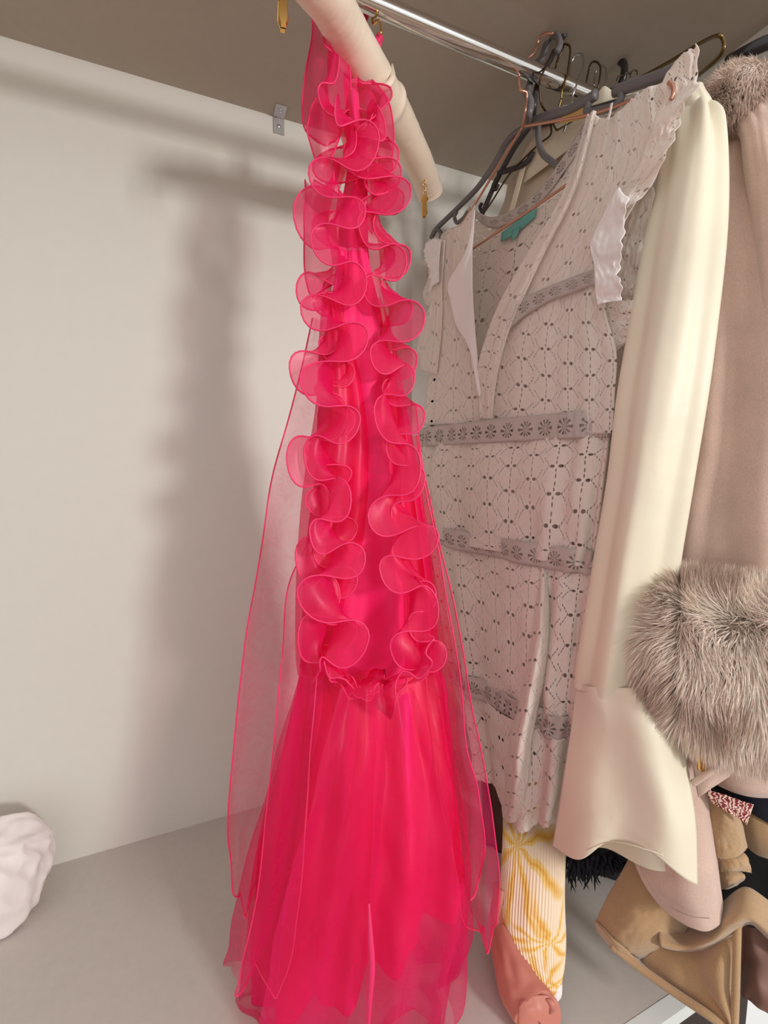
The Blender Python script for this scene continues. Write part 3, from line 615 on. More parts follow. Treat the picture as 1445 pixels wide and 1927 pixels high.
flounce('left_flounce', [[(838, 452), (818, 448), (806, 455)], [(835, 490), (812, 482), (796, 490)], [(832, 530), (816, 520), (806, 512)], [(832, 560), (810, 552), (797, 560)], [(832, 590), (812, 580), (806, 582)], [(830, 630), (806, 620), (790, 620)],
    [(826, 670), (802, 662), (786, 665)], [(822, 705), (806, 702), (796, 700)]], .006, 15, amp=.008)
flounce('left_flounce', [[(830, 452), (815, 450), (800, 456)], [(828, 470), (812, 478), (799, 486)], [(826, 500), (815, 508), (810, 512)], [(826, 530), (812, 540), (806, 552)]], .016, 18, 'white_cotton', .004)
# waist band, tiers and hem
def tier(name, rows, mat, n, amp, seed, size, off0=0.0):
    return tube_rows(name, WP, rows, MAT[mat], wd, 220, 70, pleats(n, amp, seed, -.6), .0007, size, power=.65)[0]
tube_rows('waist_band', WP, [(788, 798, 1153, .024, -.012), (812, 796, 1154, .026, -.012), (832, 797, 1152, .026, -.012)], MAT['lace'], wd, 220, 10, lambda a, v: .0012*math.sin(a*60)+.003*math.sin(9*a), .001, (.80, 1), power=.6)
tier('skirt_tier', [(828, 798, 1150, .022, -.012), (870, 792, 1146, .028, -.012), (930, 795, 1138, .032, -.012), (1000, 806, 1128, .034, -.012), (1035, 812, 1122, .034, -.012)], 'eyelet', 13, .0055, 4, (.95, .22))
tube_rows('tier_trim', WP, [(1008, 806, 1126, .036, -.010), (1030, 812, 1122, .037, -.010), (1048, 815, 1120, .036, -.010)], MAT['lace'], wd, 220, 8, pleats(11, .004, 4, -5), .001, (.80, 1), power=.65)
tier('skirt_tier', [(1046, 815, 1119, .032, -.012), (1100, 826, 1112, .038, -.012), (1180, 842, 1102, .042, -.010), (1260, 856, 1094, .044, -.008), (1300, 862, 1090, .044, -.008)], 'eyelet', 11, .008, 14, (.95, .27))
tube_rows('tier_trim', WP, [(1288, 860, 1092, .046, -.006), (1310, 863, 1090, .047, -.006), (1330, 866, 1088, .046, -.006)], MAT['lace'], wd, 220, 8, pleats(11, .007, 14, -5), .001, (.80, 1), power=.65)
tube_rows('hem_tier', WP, [(1326, 866, 1088, .044, -.006), (1370, 880, 1085, .046, -.004), (1420, 896, 1080, .048, 0), (1460, 908, 1075, .05, .004), (1490, 918, 1070, .05, .006)], MAT['eyelet'], wd, 260, 60,
    lambda a, v: (pleats(8, .011, 24, -.5)(a, v), -.016*v**2*(math.sin(a*4+.6)+.5)-.0035*v**8*abs(math.sin(a*26))), .0009, (.95, .16), power=.7)
spl = [[(1020, 1056, .012), (1023, 1056, .016), (1026, 1056, .012)], [(1003, 1150, .018), (1018, 1150, .040), (1034, 1152, .018)], [(988, 1240, .024), (1008, 1240, .054), (1030, 1242, .026)], [(970, 1320, .030), (992, 1322, .062), (1014, 1324, .034)],
    [(956, 1400, .040), (976, 1400, .070), (1000, 1402, .044)], [(948, 1460, .048), (970, 1465, .074), (994, 1465, .052)], [(944, 1510, .054), (964, 1515, .072), (986, 1512, .058)], [(946, 1538, .056), (958, 1548, .068), (976, 1546, .062)]]
wpatch('hem_fold', spl, MAT['eyelet'], 0, 20, 110, lambda u, v: (.002*nz(u*4, v*12), .003*nz(u*5, v*9, 4)), .001, (.06, .5))
# label sewn inside the back neck
wpatch('cloth_label', [[(944, 438), (975, 415), (1010, 388)], [(942, 456), (970, 440), (1006, 410)]], MAT['teal'], -.048, 12, 6, None, .0008)
wpatch('size_tag', [[(964, 434), (978, 425)], [(962, 456), (975, 440)]], MAT['teal'], -.046, 6, 6, None, .0008)
wpatch('hanging_loop', [[(1149, 195), (1153, 193)], [(1145, 215), (1149, 214)], [(1140, 228), (1145, 226)]], MAT['white_cotton'], .016, 4, 12, None, .0006)

# ================================================================== HANGERS
def wire(name, pts, zds, r, mat, parent, **k):
    if isinstance(zds, (int, float)): zds = [zds]*len(pts)
    return sweep(name, [P(p[0], p[1], z) for p, z in zip(pts, zds)], r, mat, parent, **k)
def wz(px, py, off=0.0):
    v = WP.at(px, py, off); return float(np.array([v.x, v.y, v.z-CZ])@FWD)
ch = thing('copper_hanger', 'thin copper wire hanger holding the white eyelet dress', 'hanger')
z0 = rod_zd(1000)
wire('hook', [(1041, 63), (1029, 63), (1016, 69), (1011, 82), (1004, 100), (992, 110), (984, 118), (978, 134), (976, 155), (980, 170), (990, 174), (991, 187), (988, 210), (984, 238)],
     [z0-.005, z0+.0, z0+.012, z0+.018, z0+.018, z0+.0165, z0+.010, z0+.002, z0-.004, z0-.006, z0-.004, z0, z0, wz(984, 238, -.012)], .0021, MAT['copper'], ch, res=110)
def wpath(pts, off): return [WP.at(x, y, off) for x, y in pts]
sweep('left_arm', wpath([(984, 238), (940, 308), (893, 385), (850, 447), (815, 494), (806, 508), (806, 522), (818, 516)], -.012), .0021, MAT['copper'], ch, res=80)
sweep('right_arm', wpath([(984, 238), (1050, 227), (1112, 215), (1180, 192), (1245, 162), (1258, 160), (1266, 166), (1263, 180), (1256, 190)], -.012), .0021, MAT['copper'], ch, res=80)
sweep('lower_bar', wpath([(818, 516), (887, 470), (1070, 345), (1160, 272), (1256, 190)], -.02), .0021, MAT['copper'], ch, res=60)
sweep('hook_bead', wpath([(1258, 155), (1266, 162), (1267, 175), (1262, 188)], .018), .0024, MAT['copper'], ch, res=20)
def plastic(name, label, mat, dz, hook, neck, beam, arm, prongs, r=.0052, group='plastic tube hangers on the rail'):
    h = thing(name, label, 'hanger', group)
    for nm, pts, zz, rr in [('hook',)+hook, ('neck',)+neck]+[('beam',)+b for b in beam]+[('arm',)+a for a in arm]+[('prong',)+p for p in prongs]:
        wire(nm, pts, zz, rr, mat, h, res=max(14, len(pts)*9), n=12)
    return h
zr = rod_zd(1030)
A = lambda pts, off, r: (pts, [wz(x, y, off) for x, y in pts], r)
plastic('plastic_hanger', 'mid-grey plastic tube hanger with notched arms just behind the copper one', MAT['grey_plastic'], 0,
    ([(1048, 98), (1053, 84), (1049, 70), (1038, 68), (1028, 84), (1020, 108), (1008, 122), (1001, 140), (996, 160), (992, 176)], [zr-.016, zr-.014, zr-.008, zr+.006, zr+.016, zr+.021, zr+.022, zr+.016, zr+.006, zr], .0052),
    ([(992, 176), (998, 195), (995, 215), (991, 234)], [zr, zr-.002, zr-.002, wz(991, 234, -.035)], .0062),
    [A([(996, 232), (1040, 216), (1080, 203), (1122, 178)], -.04, .0075), A([(1112, 183), (1106, 200), (1108, 211), (1150, 202), (1166, 190), (1170, 172)], -.04, .0055), A([(1156, 172), (1200, 158), (1250, 140), (1300, 118)], -.04, .0075)],
    [A([(994, 236), (958, 262), (928, 312), (898, 354), (862, 391), (838, 414), (820, 432), (811, 449)], -.04, .0052), A([(1012, 236), (1014, 268), (1022, 290), (1040, 306), (1062, 330)], -.055, .0052)],
    [A([(860, 398), (855, 408), (860, 419), (872, 410), (880, 398)], -.04, .0038), A([(822, 430), (830, 440), (826, 458)], -.04, .0042)])
zr = rod_zd(1050)
plastic('plastic_hanger', 'dark plastic hanger with small hooks under its arm, behind the white dress neckline', MAT['dark_plastic'], 0,
    ([(1062, 66), (1056, 72), (1046, 90), (1036, 112), (1024, 130), (1014, 150), (1006, 180)], [zr-.01, zr+.004, zr+.018, zr+.022, zr+.021, zr+.01, zr+.004], .0045),
    ([(1006, 180), (1004, 205), (1001, 232)], [zr+.004, zr+.004, wz(1001, 232, -.075)], .0052),
    [A([(1004, 236), (1060, 222), (1120, 206), (1190, 186)], -.09, .006)],
    [A([(1000, 234), (972, 272), (950, 310), (932, 345), (915, 384), (903, 412)], -.08, .0048), A([(938, 326), (970, 316), (992, 304), (1003, 284)], -.08, .0048)],
    [A([(934, 336), (927, 352), (933, 356), (938, 346)], -.08, .0034), A([(907, 382), (903, 390), (906, 398)], -.08, .0034)])
def wire_hook(label, mat, pts, r, dz0=0.0, arms=(), group='wire hangers hooked over the chrome rail'):
    """hook loops over the rail: the part of the path above the rail goes behind it and comes back in front"""
    h = thing('wire_hanger', label, 'hanger', group); 
    zz = [rod_zd(p[0])+p[2]+dz0 for p in pts]
    wire('hook', [(p[0], p[1]) for p in pts], zz, r, mat, h, res=90, n=8)
    for a in arms: wire('arm', [(p[0], p[1]) for p in a], [wz(p[0], p[1], -.075)+p[2] for p in a], r, mat, h, res=40, n=8)
    return h
wire_hook('bronze wire hanger hook hanging right behind the thick grey hook', MAT['bronze'], [(1046, 122, .018), (1052, 102, .018), (1058, 86, .01), (1068, 84, -.012), (1073, 96, -.018), (1066, 145, -.018), (1058, 170, -.006), (1056, 186, 0)], .0016,
    arms=[[(1056, 186, 0), (1050, 205, 0), (1040, 225, 0), (1046, 243, 0), (1054, 242, 0), (1096, 216, 0)]])
wire_hook('dark wire hanger with bent hook and long thin arm behind the neckline', MAT['brown_wire'], [(1044, 132, .019), (1050, 112, .02), (1060, 88, .008), (1054, 80, 0), (1046, 92, -.016), (1020, 140, -.019), (1015, 160, -.01), (1017, 190, 0), (1020, 200, 0)], .0016,
    arms=[[(1020, 200, 0), (1031, 218, 0), (1037, 240, 0), (1034, 256, 0), (1010, 275, 0), (960, 326, 0), (925, 380, 0), (900, 415, 0)]])
wire_hook('bright silver wire hook with open round loop above the rail', MAT['silver_wire'], [(1071, 145, .018), (1074, 120, .018), (1084, 104, .008), (1096, 104, -.006), (1098, 122, -.018), (1090, 145, -.018), (1079, 175, -.01), (1076, 192, 0)], .0019,
    arms=[[(1076, 192, 0), (1072, 215, 0), (1060, 250, 0)]])
wire_hook('dark bronze angular wire hook over the rail between two silver loops', MAT['brown_wire'], [(1103, 156, .018), (1108, 130, .017), (1113, 118, .006), (1123, 117, -.006), (1130, 128, -.018), (1127, 155, -.018), (1122, 180, -.008)], .0016)
wire_hook('small silver wire hook nearest to the black hook', MAT['silver_wire'], [(1117, 162, .018), (1121, 136, .015), (1132, 124, 0), (1140, 130, -.014), (1141, 150, -.018), (1134, 172, -.012), (1128, 190, 0)], .0017)
bh = thing('black_hanger', 'black plastic hanger with thick broad hook at the far end of the rail', 'hanger')
zb = rod_zd(1150)
wire('hook', [(1142, 122), (1152, 115), (1164, 113), (1174, 122), (1174, 140), (1168, 160), (1160, 185)], [zb+.016, zb+.008, zb, zb-.012, zb-.018, zb-.012, zb], .006, MAT['black_plastic'], bh, n=12, res=40)
wire('clip', [(1143, 121), (1150, 117), (1154, 115)], [zb+.006]*3, .002, MAT['gold'], bh, res=10)
gh = thing('trouser_hanger', 'long bronze wire hanger loop rising above the fur collar', 'hanger')
wire('loop', [(1150, 168), (1200, 148), (1260, 116), (1320, 80), (1350, 67), (1360, 74), (1362, 90), (1352, 108), (1330, 128), (1310, 145)], [.80, .74, .68, .63, .60, .60, .60, .61, .63, .66], .0024, MAT['bronze'], gh, res=90)
for k in range(3):
    x = 1166+k*13; wire('chain_link', [(x-6, 152-k*5), (x-2, 143-k*5), (x+6, 143-k*5), (x+7, 150-k*5)], [.77-.014*k]*4, .0011, MAT['brown_wire'], gh, res=14, n=6)
kh = thing('wide_hanger', 'broad black hanger arm at the upper right behind the fur collar', 'hanger')
wire('arm', [(1372, 116), (1400, 101), (1430, 86), (1480, 66), (1530, 50)], [.64, .62, .61, .60, .59], .0088, MAT['black_plastic'], kh, res=30, n=14)
rh = thing('rose_hanger', 'rose-gold wire hanger arm at the right frame edge beside the fur collar', 'hanger')
wire('arm', [(1420, 148), (1432, 134), (1450, 118), (1490, 96)], [.60, .60, .59, .58], .003, MAT['copper'], rh, res=24)
wire('lower_arm', [(1424, 154), (1436, 140), (1454, 124), (1494, 102)], [.60, .60, .59, .58], .003, MAT['copper'], rh, res=24)

# ================================================================== OTHER GARMENTS
# cream silk blouse behind the white dress
SB = Plane(.655, .650, -.2, .98)
cb = thing('silk_blouse', 'cream silk blouse seen inside and left of the white eyelet dress neckline', 'blouse')
tube_rows('body', SB, [(300, 958, 1110, .02, .0), (340, 944, 1150, .025, 0), (400, 910, 1180, .03, 0), (470, 862, 1190, .03, 0), (600, 800, 1190, .03, 0), (700, 784, 1180, .03, 0), (900, 776, 1170, .03, 0), (1100, 800, 1160, .03, 0), (1400, 850, 1100, .03, 0)],
    MAT['cream_silk'], cb, 120, 60, pleats(5, .006, 3, -.2))
def spatch(name, rows, mat, parent, off=0, nu=30, nv=30, disp=None, size=(.2, .2), th=.001, pl=SB):
    return patch(name, [[pl.at(p[0], p[1], off+(p[2] if len(p) > 2 else 0)) for p in r] for r in rows], mat, parent, nu, nv, disp, th, size)[0]
spatch('yoke', [[(1000, 262), (1060, 215), (1130, 180), (1220, 160)], [(980, 300), (1050, 270), (1120, 240), (1220, 220)], [(965, 345), (1040, 330), (1110, 320), (1220, 300)]], MAT['cream_silk'], cb, .03, disp=lambda u, v: (0, .008*math.sin(u*6+v*4)))
spatch('collar', [[(1018, 262), (1050, 226), (1092, 200)], [(1000, 300), (1050, 262), (1105, 225)], [(980, 345), (1040, 300), (1090, 262)]], MAT['cream_satin'], cb, .045, disp=lambda u, v: (0, .006*math.sin(v*5)))
spatch('placket', [[(984, 300), (992, 300)], [(962, 380), (972, 378)], [(948, 430), (958, 428)]], MAT['cream_satin'], cb, .05, 8, 20)
mu = thing('mustard_top', 'mustard cloth peeking out under the grey hanger beam', 'top')
spatch('shoulder', [[(1072, 208), (1090, 198), (1104, 190)], [(1056, 222), (1080, 214), (1104, 204)], [(1048, 234), (1080, 228), (1106, 220)]], MAT['mustard'], mu, .095, 12, 12)
iv = thing('ivory_top', 'ivory folded shoulder of a top hanging between the grey hanger beams', 'top')
spatch('shoulder', [[(1124, 178), (1138, 164), (1156, 170)], [(1112, 194), (1140, 184), (1164, 186)], [(1110, 212), (1140, 208), (1166, 202)]], MAT['cream_satin'], iv, .04, 14, 14, lambda u, v: (0, .003*math.sin(u*5)))
spatch('shoulder', [[(1172, 172), (1186, 162), (1206, 166)], [(1168, 192), (1190, 182), (1216, 178)], [(1166, 214), (1190, 206), (1220, 196)]], MAT['cream_satin'], iv, .04, 14, 14, lambda u, v: (0, .003*math.sin(u*7)))

# cream satin blouse: long sleeve with cuff
SP = facing(1230, .615)
sat = thing('satin_blouse', 'cream satin blouse with long flared sleeve between the white dress and the wool coat', 'blouse')
def satf(a, v):
    m = math.exp(-((v-.12)/.10)**2)
    return .007*math.sin(4*a+1.0+v*1.5)*(.35+.5*v)+.005*math.sin(7*a+2-v*3)*(m+.15)+.004*nz(math.cos(a)*2, v*4, 5)
tube_rows('sleeve', SP, [(196, 1292, 1336, .008, -.040), (215, 1268, 1350, .018, -.036), (250, 1256, 1362, .028, -.03), (330, 1242, 1366, .032, -.025), (450, 1216, 1360, .034, -.018), (600, 1190, 1344, .035, -.008), (750, 1166, 1326, .035, -.002),
    (900, 1148, 1300, .036, 0), (1050, 1124, 1272, .036, 0), (1200, 1102, 1250, .036, .002), (1260, 1092, 1244, .034, .002), (1312, 1084, 1240, .032, .002)], MAT['cream_satin'], sat, 160, 160, satf)
tube_rows('shoulder', SP, [(160, 1300, 1316, .004, -.046), (172, 1290, 1324, .012, -.045), (200, 1278, 1338, .018, -.045), (226, 1262, 1344, .016, -.045)], MAT['cream_satin'], sat, 80, 30, lambda a, v: .002*nz(math.cos(a)*3, v*3, 1))
# flared cuff: upper seam to pointed hem
def cuffpatch(name, rows, off, seed, mat='cream_satin', nu=80, nv=80):
    rows = [[(x, y, o+.045*max(0, (y-1300)/300)) for x, y, o in r] for r in rows]
    return spatch(name, rows, MAT[mat], sat, off, nu, nv, lambda u, v: (0, .010*math.sin(u*6.0+seed)*v+.008*math.sin(u*9-v*3+seed)*v+.006*nz(u*2.5, v*2.5, seed)), (.2, .3), .0011, SP)
cuffpatch('cuff', [[(1085, 1288, -.006), (1110, 1292, .031), (1150, 1294, .038), (1200, 1294, .038), (1242, 1290, .012)],
    [(1076, 1360, .0), (1115, 1362, .034), (1165, 1366, .046), (1225, 1366, .046), (1276, 1362, .01)],
    [(1062, 1450, -.004), (1115, 1452, .036), (1175, 1456, .050), (1240, 1456, .046), (1294, 1450, .008)],
    [(1050, 1530, -.008), (1110, 1532, .034), (1175, 1532, .050), (1250, 1540, .048), (1310, 1540, .008)],
    [(1040, 1590, -.008), (1090, 1612, .030), (1148, 1592, .045), (1230, 1612, .048), (1314, 1648, .008)]], 0, 2)
cuffpatch('cuff_back', [[(1086, 1298, -.02), (1110, 1301, -.03), (1150, 1303, -.036), (1200, 1303, -.036), (1240, 1300, -.02)],
    [(1062, 1450, -.02), (1115, 1452, -.036), (1175, 1456, -.040), (1240, 1456, -.036), (1294, 1450, -.008)],
    [(1042, 1588, -.012), (1090, 1606, -.03), (1150, 1598, -.03), (1230, 1622, -.02), (1312, 1646, .0)]], 0, 4)
sweep('cuff_seam', [SP.at(x, y, o) for x, y, o in ((1087, 1299, .008), (1110, 1302, .031), (1150, 1305, .0385), (1190, 1305, .039))], .0007, MAT['thread'], sat, res=40, n=6)
sweep('hem_stitch', [SP.at(x, y, o) for x, y, o in ((1048, 1586, .043), (1090, 1603, .077), (1148, 1584, .094), (1230, 1603, .097), (1306, 1637, .062))], .0006, MAT['thread'], sat, res=60, n=6)

# fur strands -------------------------------------------------------
def fur(name, G, mat, parent, count, length, comb, seed, tones, width=.0007, closed=True, lean=.55):
    rnd = np.random.RandomState(seed); A = np.array([[tuple(p) for p in r] for r in G]); nv, nu = A.shape[:2]
    v = rnd.rand(count)*(nv-1.001); u = rnd.rand(count)*(nu-(0 if closed else 1.001)); j = v.astype(int); i = u.astype(int); fv = (v-j)[:, None]; fu = (u-i)[:, None]; i = i % nu; i2 = (i+1) % nu
    p = (A[j, i]*(1-fu)+A[j, i2]*fu)*(1-fv)+(A[j+1, i]*(1-fu)+A[j+1, i2]*fu)*fv
    tu = A[j, i2]-A[j, i]; tv = A[j+1, i]-A[j, i]; n = np.cross(tu, tv); n /= np.linalg.norm(n, axis=1)[:, None]+1e-9
    c = A.mean((0, 1)); cen = A.mean(1)[j]; sgn = np.sign(((p-cen)*n).sum(1))[:, None]; n *= sgn
    cl = np.array([[nz(a*26, b*26, d*26), nz(a*26+9, b*26, d*26), nz(a*26, b*26+7, d*26)] for a, b, d in p])
    cm = np.array([comb(k/(nv-1), q) for k, q in zip(v, p)]); tgt = cm+cl*.55+rnd.randn(count, 3)*.09
    L = length*(.65+.6*rnd.rand(count))[:, None]
    d0 = n*.6+tgt*lean; d0 /= np.linalg.norm(d0, axis=1)[:, None]; d1 = n*.12+tgt; d1 /= np.linalg.norm(d1, axis=1)[:, None]
    a0 = p-n*.001; a1 = a0+d0*L*.35; a2 = a1+(d0*.4+d1*.6)*L*.33; a3 = a2+d1*L*.34
    view = p-np.array([0, 0, CZ]); side = np.cross(d1, view); side /= np.linalg.norm(side, axis=1)[:, None]+1e-9
    side = side*.8+rnd.randn(count, 3)*.3; side *= (width*(.6+.8*rnd.rand(count)))[:, None]
    V = np.stack([a0-side, a0+side, a1-side, a1+side, a2-side*.7, a2+side*.7, a3], 1).reshape(-1, 3)
    b = (np.arange(count)*7)[:, None]; q = np.concatenate([b+np.array([[0, 1, 3, 2]]), b+np.array([[2, 3, 5, 4]])], 0); tri = b+np.array([[4, 5, 6]])
    me = bpy.data.meshes.new(name); me.vertices.add(len(V)); me.vertices.foreach_set('co', V.ravel())
    nl = len(q)*4+len(tri)*3; me.loops.add(nl); me.loops.foreach_set('vertex_index', np.concatenate([q.ravel(), tri.ravel()]).astype(np.int32))
    me.polygons.add(len(q)+len(tri)); st = np.concatenate([np.arange(len(q))*4, len(q)*4+np.arange(len(tri))*3]).astype(np.int32); me.polygons.foreach_set('loop_start', st); me.update(calc_edges=True)
    T = np.array([lin(t) for t in tones]); ns = np.array([nz(a*17, b*17, d*17+5) for a, b, d in p])
    k = np.clip((ns*1.6+.5+rnd.randn(count)*.22)*(len(T)-1), 0, len(T)-1.001); ki = k.astype(int); kf = (k-ki)[:, None]; base = T[ki]*(1-kf)+T[ki+1]*kf
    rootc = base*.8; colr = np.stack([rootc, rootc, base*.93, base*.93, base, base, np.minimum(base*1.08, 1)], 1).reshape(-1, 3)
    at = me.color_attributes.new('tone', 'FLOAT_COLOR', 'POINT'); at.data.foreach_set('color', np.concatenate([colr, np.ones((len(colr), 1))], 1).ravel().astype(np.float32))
    return tag(link(name, me, mat, parent), kind='stuff')

# wool coat with fur collar and fur cuff
coat = thing('wool_coat', 'rose-beige wool coat with fur collar and thick fur cuff at the right frame edge', 'coat')
KP = facing(1370, .645)
tube_rows('coat_front', KP, [(225, 1362, 1500, .012, -.045), (290, 1330, 1530, .03, -.045), (450, 1310, 1540, .035, -.045), (800, 1290, 1545, .04, -.045), (1100, 1262, 1545, .04, -.045), (1300, 1240, 1540, .042, -.03), (1450, 1215, 1500, .042, -.02)],
    MAT['rose_wool'], coat, 120, 60, pleats(4, .005, 6, -.4), .002)
tube_rows('sleeve', KP, [(215, 1372, 1450, .006, -.02), (245, 1350, 1470, .022, -.02), (300, 1338, 1482, .03, -.016), (450, 1322, 1490, .036, -.01), (650, 1306, 1500, .04, -.002), (850, 1284, 1505, .044, .0), (1000, 1268, 1510, .046, .004), (1130, 1258, 1510, .046, .008)],
    MAT['rose_wool'], coat, 140, 90, lambda a, v: .007*math.sin(3*a+.6+v)+.006*math.sin(5*a+2.2*v+2)*(.4+v)+.003*nz(math.cos(a)*3, v*8, 8), .002)
# fold lines of the front edge
tube_rows('front_edge', KP, [(196, 1384, 1452, .010, .012), (225, 1384, 1470, .020, .014), (280, 1398, 1482, .022, .018), (420, 1418, 1490, .022, .02), (700, 1428, 1520, .026, .022), (900, 1432, 1530, .028, .022), (1110, 1434, 1540, .028, .022)],
    MAT['rose_wool'], coat, 80, 60, lambda a, v: .003*nz(math.cos(a)*3, v*6, 18), .002)
def cpatch(name, rows, parent=coat, mat='rose_wool', nu=40, nv=40, disp=None, th=.003):
    return patch(name, [[P(*p) for p in r] for r in rows], MAT[mat], parent, nu, nv, disp or (lambda u, v: (0, .004*nz(u*2, v*2, 3))), th)
o, G = cpatch('hem_panel', [[(1190, 1380, 0.690), (1240, 1385, 0.650), (1290, 1390, 0.630), (1312, 1400, 0.640), (1325, 1410, 0.660)], [(1190, 1500, 0.690), (1240, 1500, 0.650), (1290, 1500, 0.625), (1325, 1495, 0.630), (1336, 1490, 0.660)],
    [(1188, 1590, 0.665), (1235, 1600, 0.630), (1290, 1610, 0.600), (1335, 1600, 0.605), (1345, 1590, 0.630)], [(1206, 1650, 0.645), (1245, 1665, 0.615), (1295, 1680, 0.590), (1340, 1670, 0.590), (1352, 1655, 0.610)],
    [(1240, 1700, 0.630), (1270, 1715, 0.610), (1310, 1722, 0.590), (1345, 1715, 0.590), (1358, 1700, 0.605)], [(1275, 1730, 0.615), (1300, 1742, 0.600), (1328, 1751, 0.590), (1350, 1742, 0.590), (1356, 1726, 0.600)]], nu=50, nv=60)
wire('hem_seam', [(1204, 1628), (1228, 1672), (1262, 1706), (1300, 1724), (1335, 1728)], [.636, .613, .598, .582, .577], .0006, MAT['fur_skin'], coat, res=40, n=6)
cpatch('pocket_flap', [[(1300, 1402, .60), (1350, 1400, .585), (1400, 1398, .58), (1432, 1402, .585)], [(1302, 1430, .60), (1350, 1432, .583), (1390, 1424, .58), (1420, 1418, .585)], [(1308, 1470, .60), (1342, 1462, .588), (1370, 1448, .585), (1390, 1432, .59)], [(1314, 1500, .60), (1328, 1488, .595), (1348, 1476, .59), (1372, 1460, .59)]], nu=30, nv=24)
wire('flap_edge', [(1304, 1474), (1330, 1456), (1352, 1440), (1372, 1424), (1402, 1414)], [.593, .580, .576, .573, .572], .004, MAT['rose_wool'], coat, res=40, n=10)
wire('zip_pull', [(1319, 1405), (1320, 1425), (1319, 1448)], [.580, .578, .580], .0042, MAT['gold'], coat, res=10, n=8)
tones = [(186, 160, 142), (216, 194, 176), (238, 220, 202), (250, 238, 222), (224, 204, 188)]
CP = facing(1330, .585)
ck, GC = tube_rows('fur_cuff', CP, [(1120, 1290, 1500, .012, .0), (1128, 1240, 1525, .034, .0), (1160, 1216, 1535, .046, .004), (1230, 1202, 1540, .052, .008), (1300, 1200, 1540, .052, .008), (1350, 1212, 1535, .048, .006), (1378, 1240, 1520, .036, .004), (1384, 1290, 1500, .012, .002)],
    MAT['fur_skin'], coat, 60, 40, lambda a, v: .004*nz(math.cos(a)*3, math.sin(a)*3, v*6), 0)
def comb_cuff(v, q):
    k = (v-.22)*2.6; k = max(-1, min(1.3, k)); px_out = (q[0]-.60)
    return (RIGHT*(-.45 if (np.array([q[0], q[1], q[2]-CZ])@RIGHT)/(np.array([q[0], q[1], q[2]-CZ])@FWD) < .66 else .0)+np.array([0, 0, -1])*k*1.1)
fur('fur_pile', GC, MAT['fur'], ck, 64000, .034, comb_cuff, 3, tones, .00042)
cl_, GL = tube_rows('fur_collar', facing(1385, .66), [(152, 1372, 1396, .006, .03), (158, 1342, 1420, .022, .03), (175, 1336, 1450, .034, .03), (195, 1336, 1456, .036, .03), (225, 1350, 1446, .024, .03), (236, 1376, 1400, .006, .03)],
    MAT['fur_skin'], coat, 40, 24, lambda a, v: .003*nz(math.cos(a)*3, math.sin(a)*3, v*6), 0)
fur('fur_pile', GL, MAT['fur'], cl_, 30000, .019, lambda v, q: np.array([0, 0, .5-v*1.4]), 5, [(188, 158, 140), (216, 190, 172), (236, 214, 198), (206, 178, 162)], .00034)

# yellow floral pleated dress behind the white hem
yd = thing('floral_dress', 'pleated yellow and cream floral dress hanging below the white eyelet hem', 'dress')
YP = facing(1005, .735)
tube_rows('skirt', YP, [(1430, 956, 1066, .02, -.07), (1510, 950, 1063, .03, -.05), (1600, 946, 1064, .036, .04), (1700, 941, 1064, .036, .09), (1745, 948, 1063, .034, .11), (1790, 966, 1062, .03, .13), (1825, 985, 1059, .024, .145), (1850, 1000, 1057, .018, .152)],
    MAT['yellow_floral'], yd, 400, 110, lambda a, v: .0008*math.sin(64*a+22*v)+.004*nz(math.cos(a)*2, v*4, 2), .0006, (.30, .36))
tube_rows('lining_hem', YP, [(1838, 998, 1056, .014, .152), (1858, 1008, 1056, .014, .156), (1872, 1022, 1052, .010, .16), (1877, 1032, 1048, .005, .162)], MAT['white_cotton'], yd, 60, 20, lambda a, v: .0008*math.sin(9*a))
sm = thing('salmon_satin_dress', 'salmon pink satin skirt rolled at its end below the yellow dress', 'dress')
sweep('skirt', [P(952, 1670, .74), P(950, 1740, .72), P(962, 1800, .685), P(982, 1860, .655), P(1008, 1905, .630), P(1018, 1925, .615)], .03, MAT['salmon_satin'], sm, n=60, res=160,
      rf=lambda t: (.022+.008*min(1, t*1.6))*min(1, math.sqrt(max(0, 1-t)/.07)+.12), disp=lambda t, a: .003*math.sin(a*3+t*6)+.003*nz(t*6, math.cos(a)*2, math.sin(a)*2)+.0016*math.sin(t*90+a*2)*max(0, t-.8)*5)
sweep('gathered_end', [P(1026, 1880, .590), P(1036, 1886, .588), P(1040, 1896, .588), P(1034, 1908, .588)], .004, MAT['salmon_satin'], sm, res=24, rf=lambda t: .001+.004*math.sin(t*3.1))
bd = thing('brown_dress', 'dark brown dress hanging in shade between the pink and yellow dresses', 'dress')
tube_rows('skirt', facing(945, .86), [(1330, 900, 990, .02, 0), (1460, 905, 990, .02, 0), (1600, 912, 985, .02, 0), (1690, 918, 980, .02, 0)], MAT['brown_dress'], bd, 60, 30, pleats(5, .004, 2, -.3))

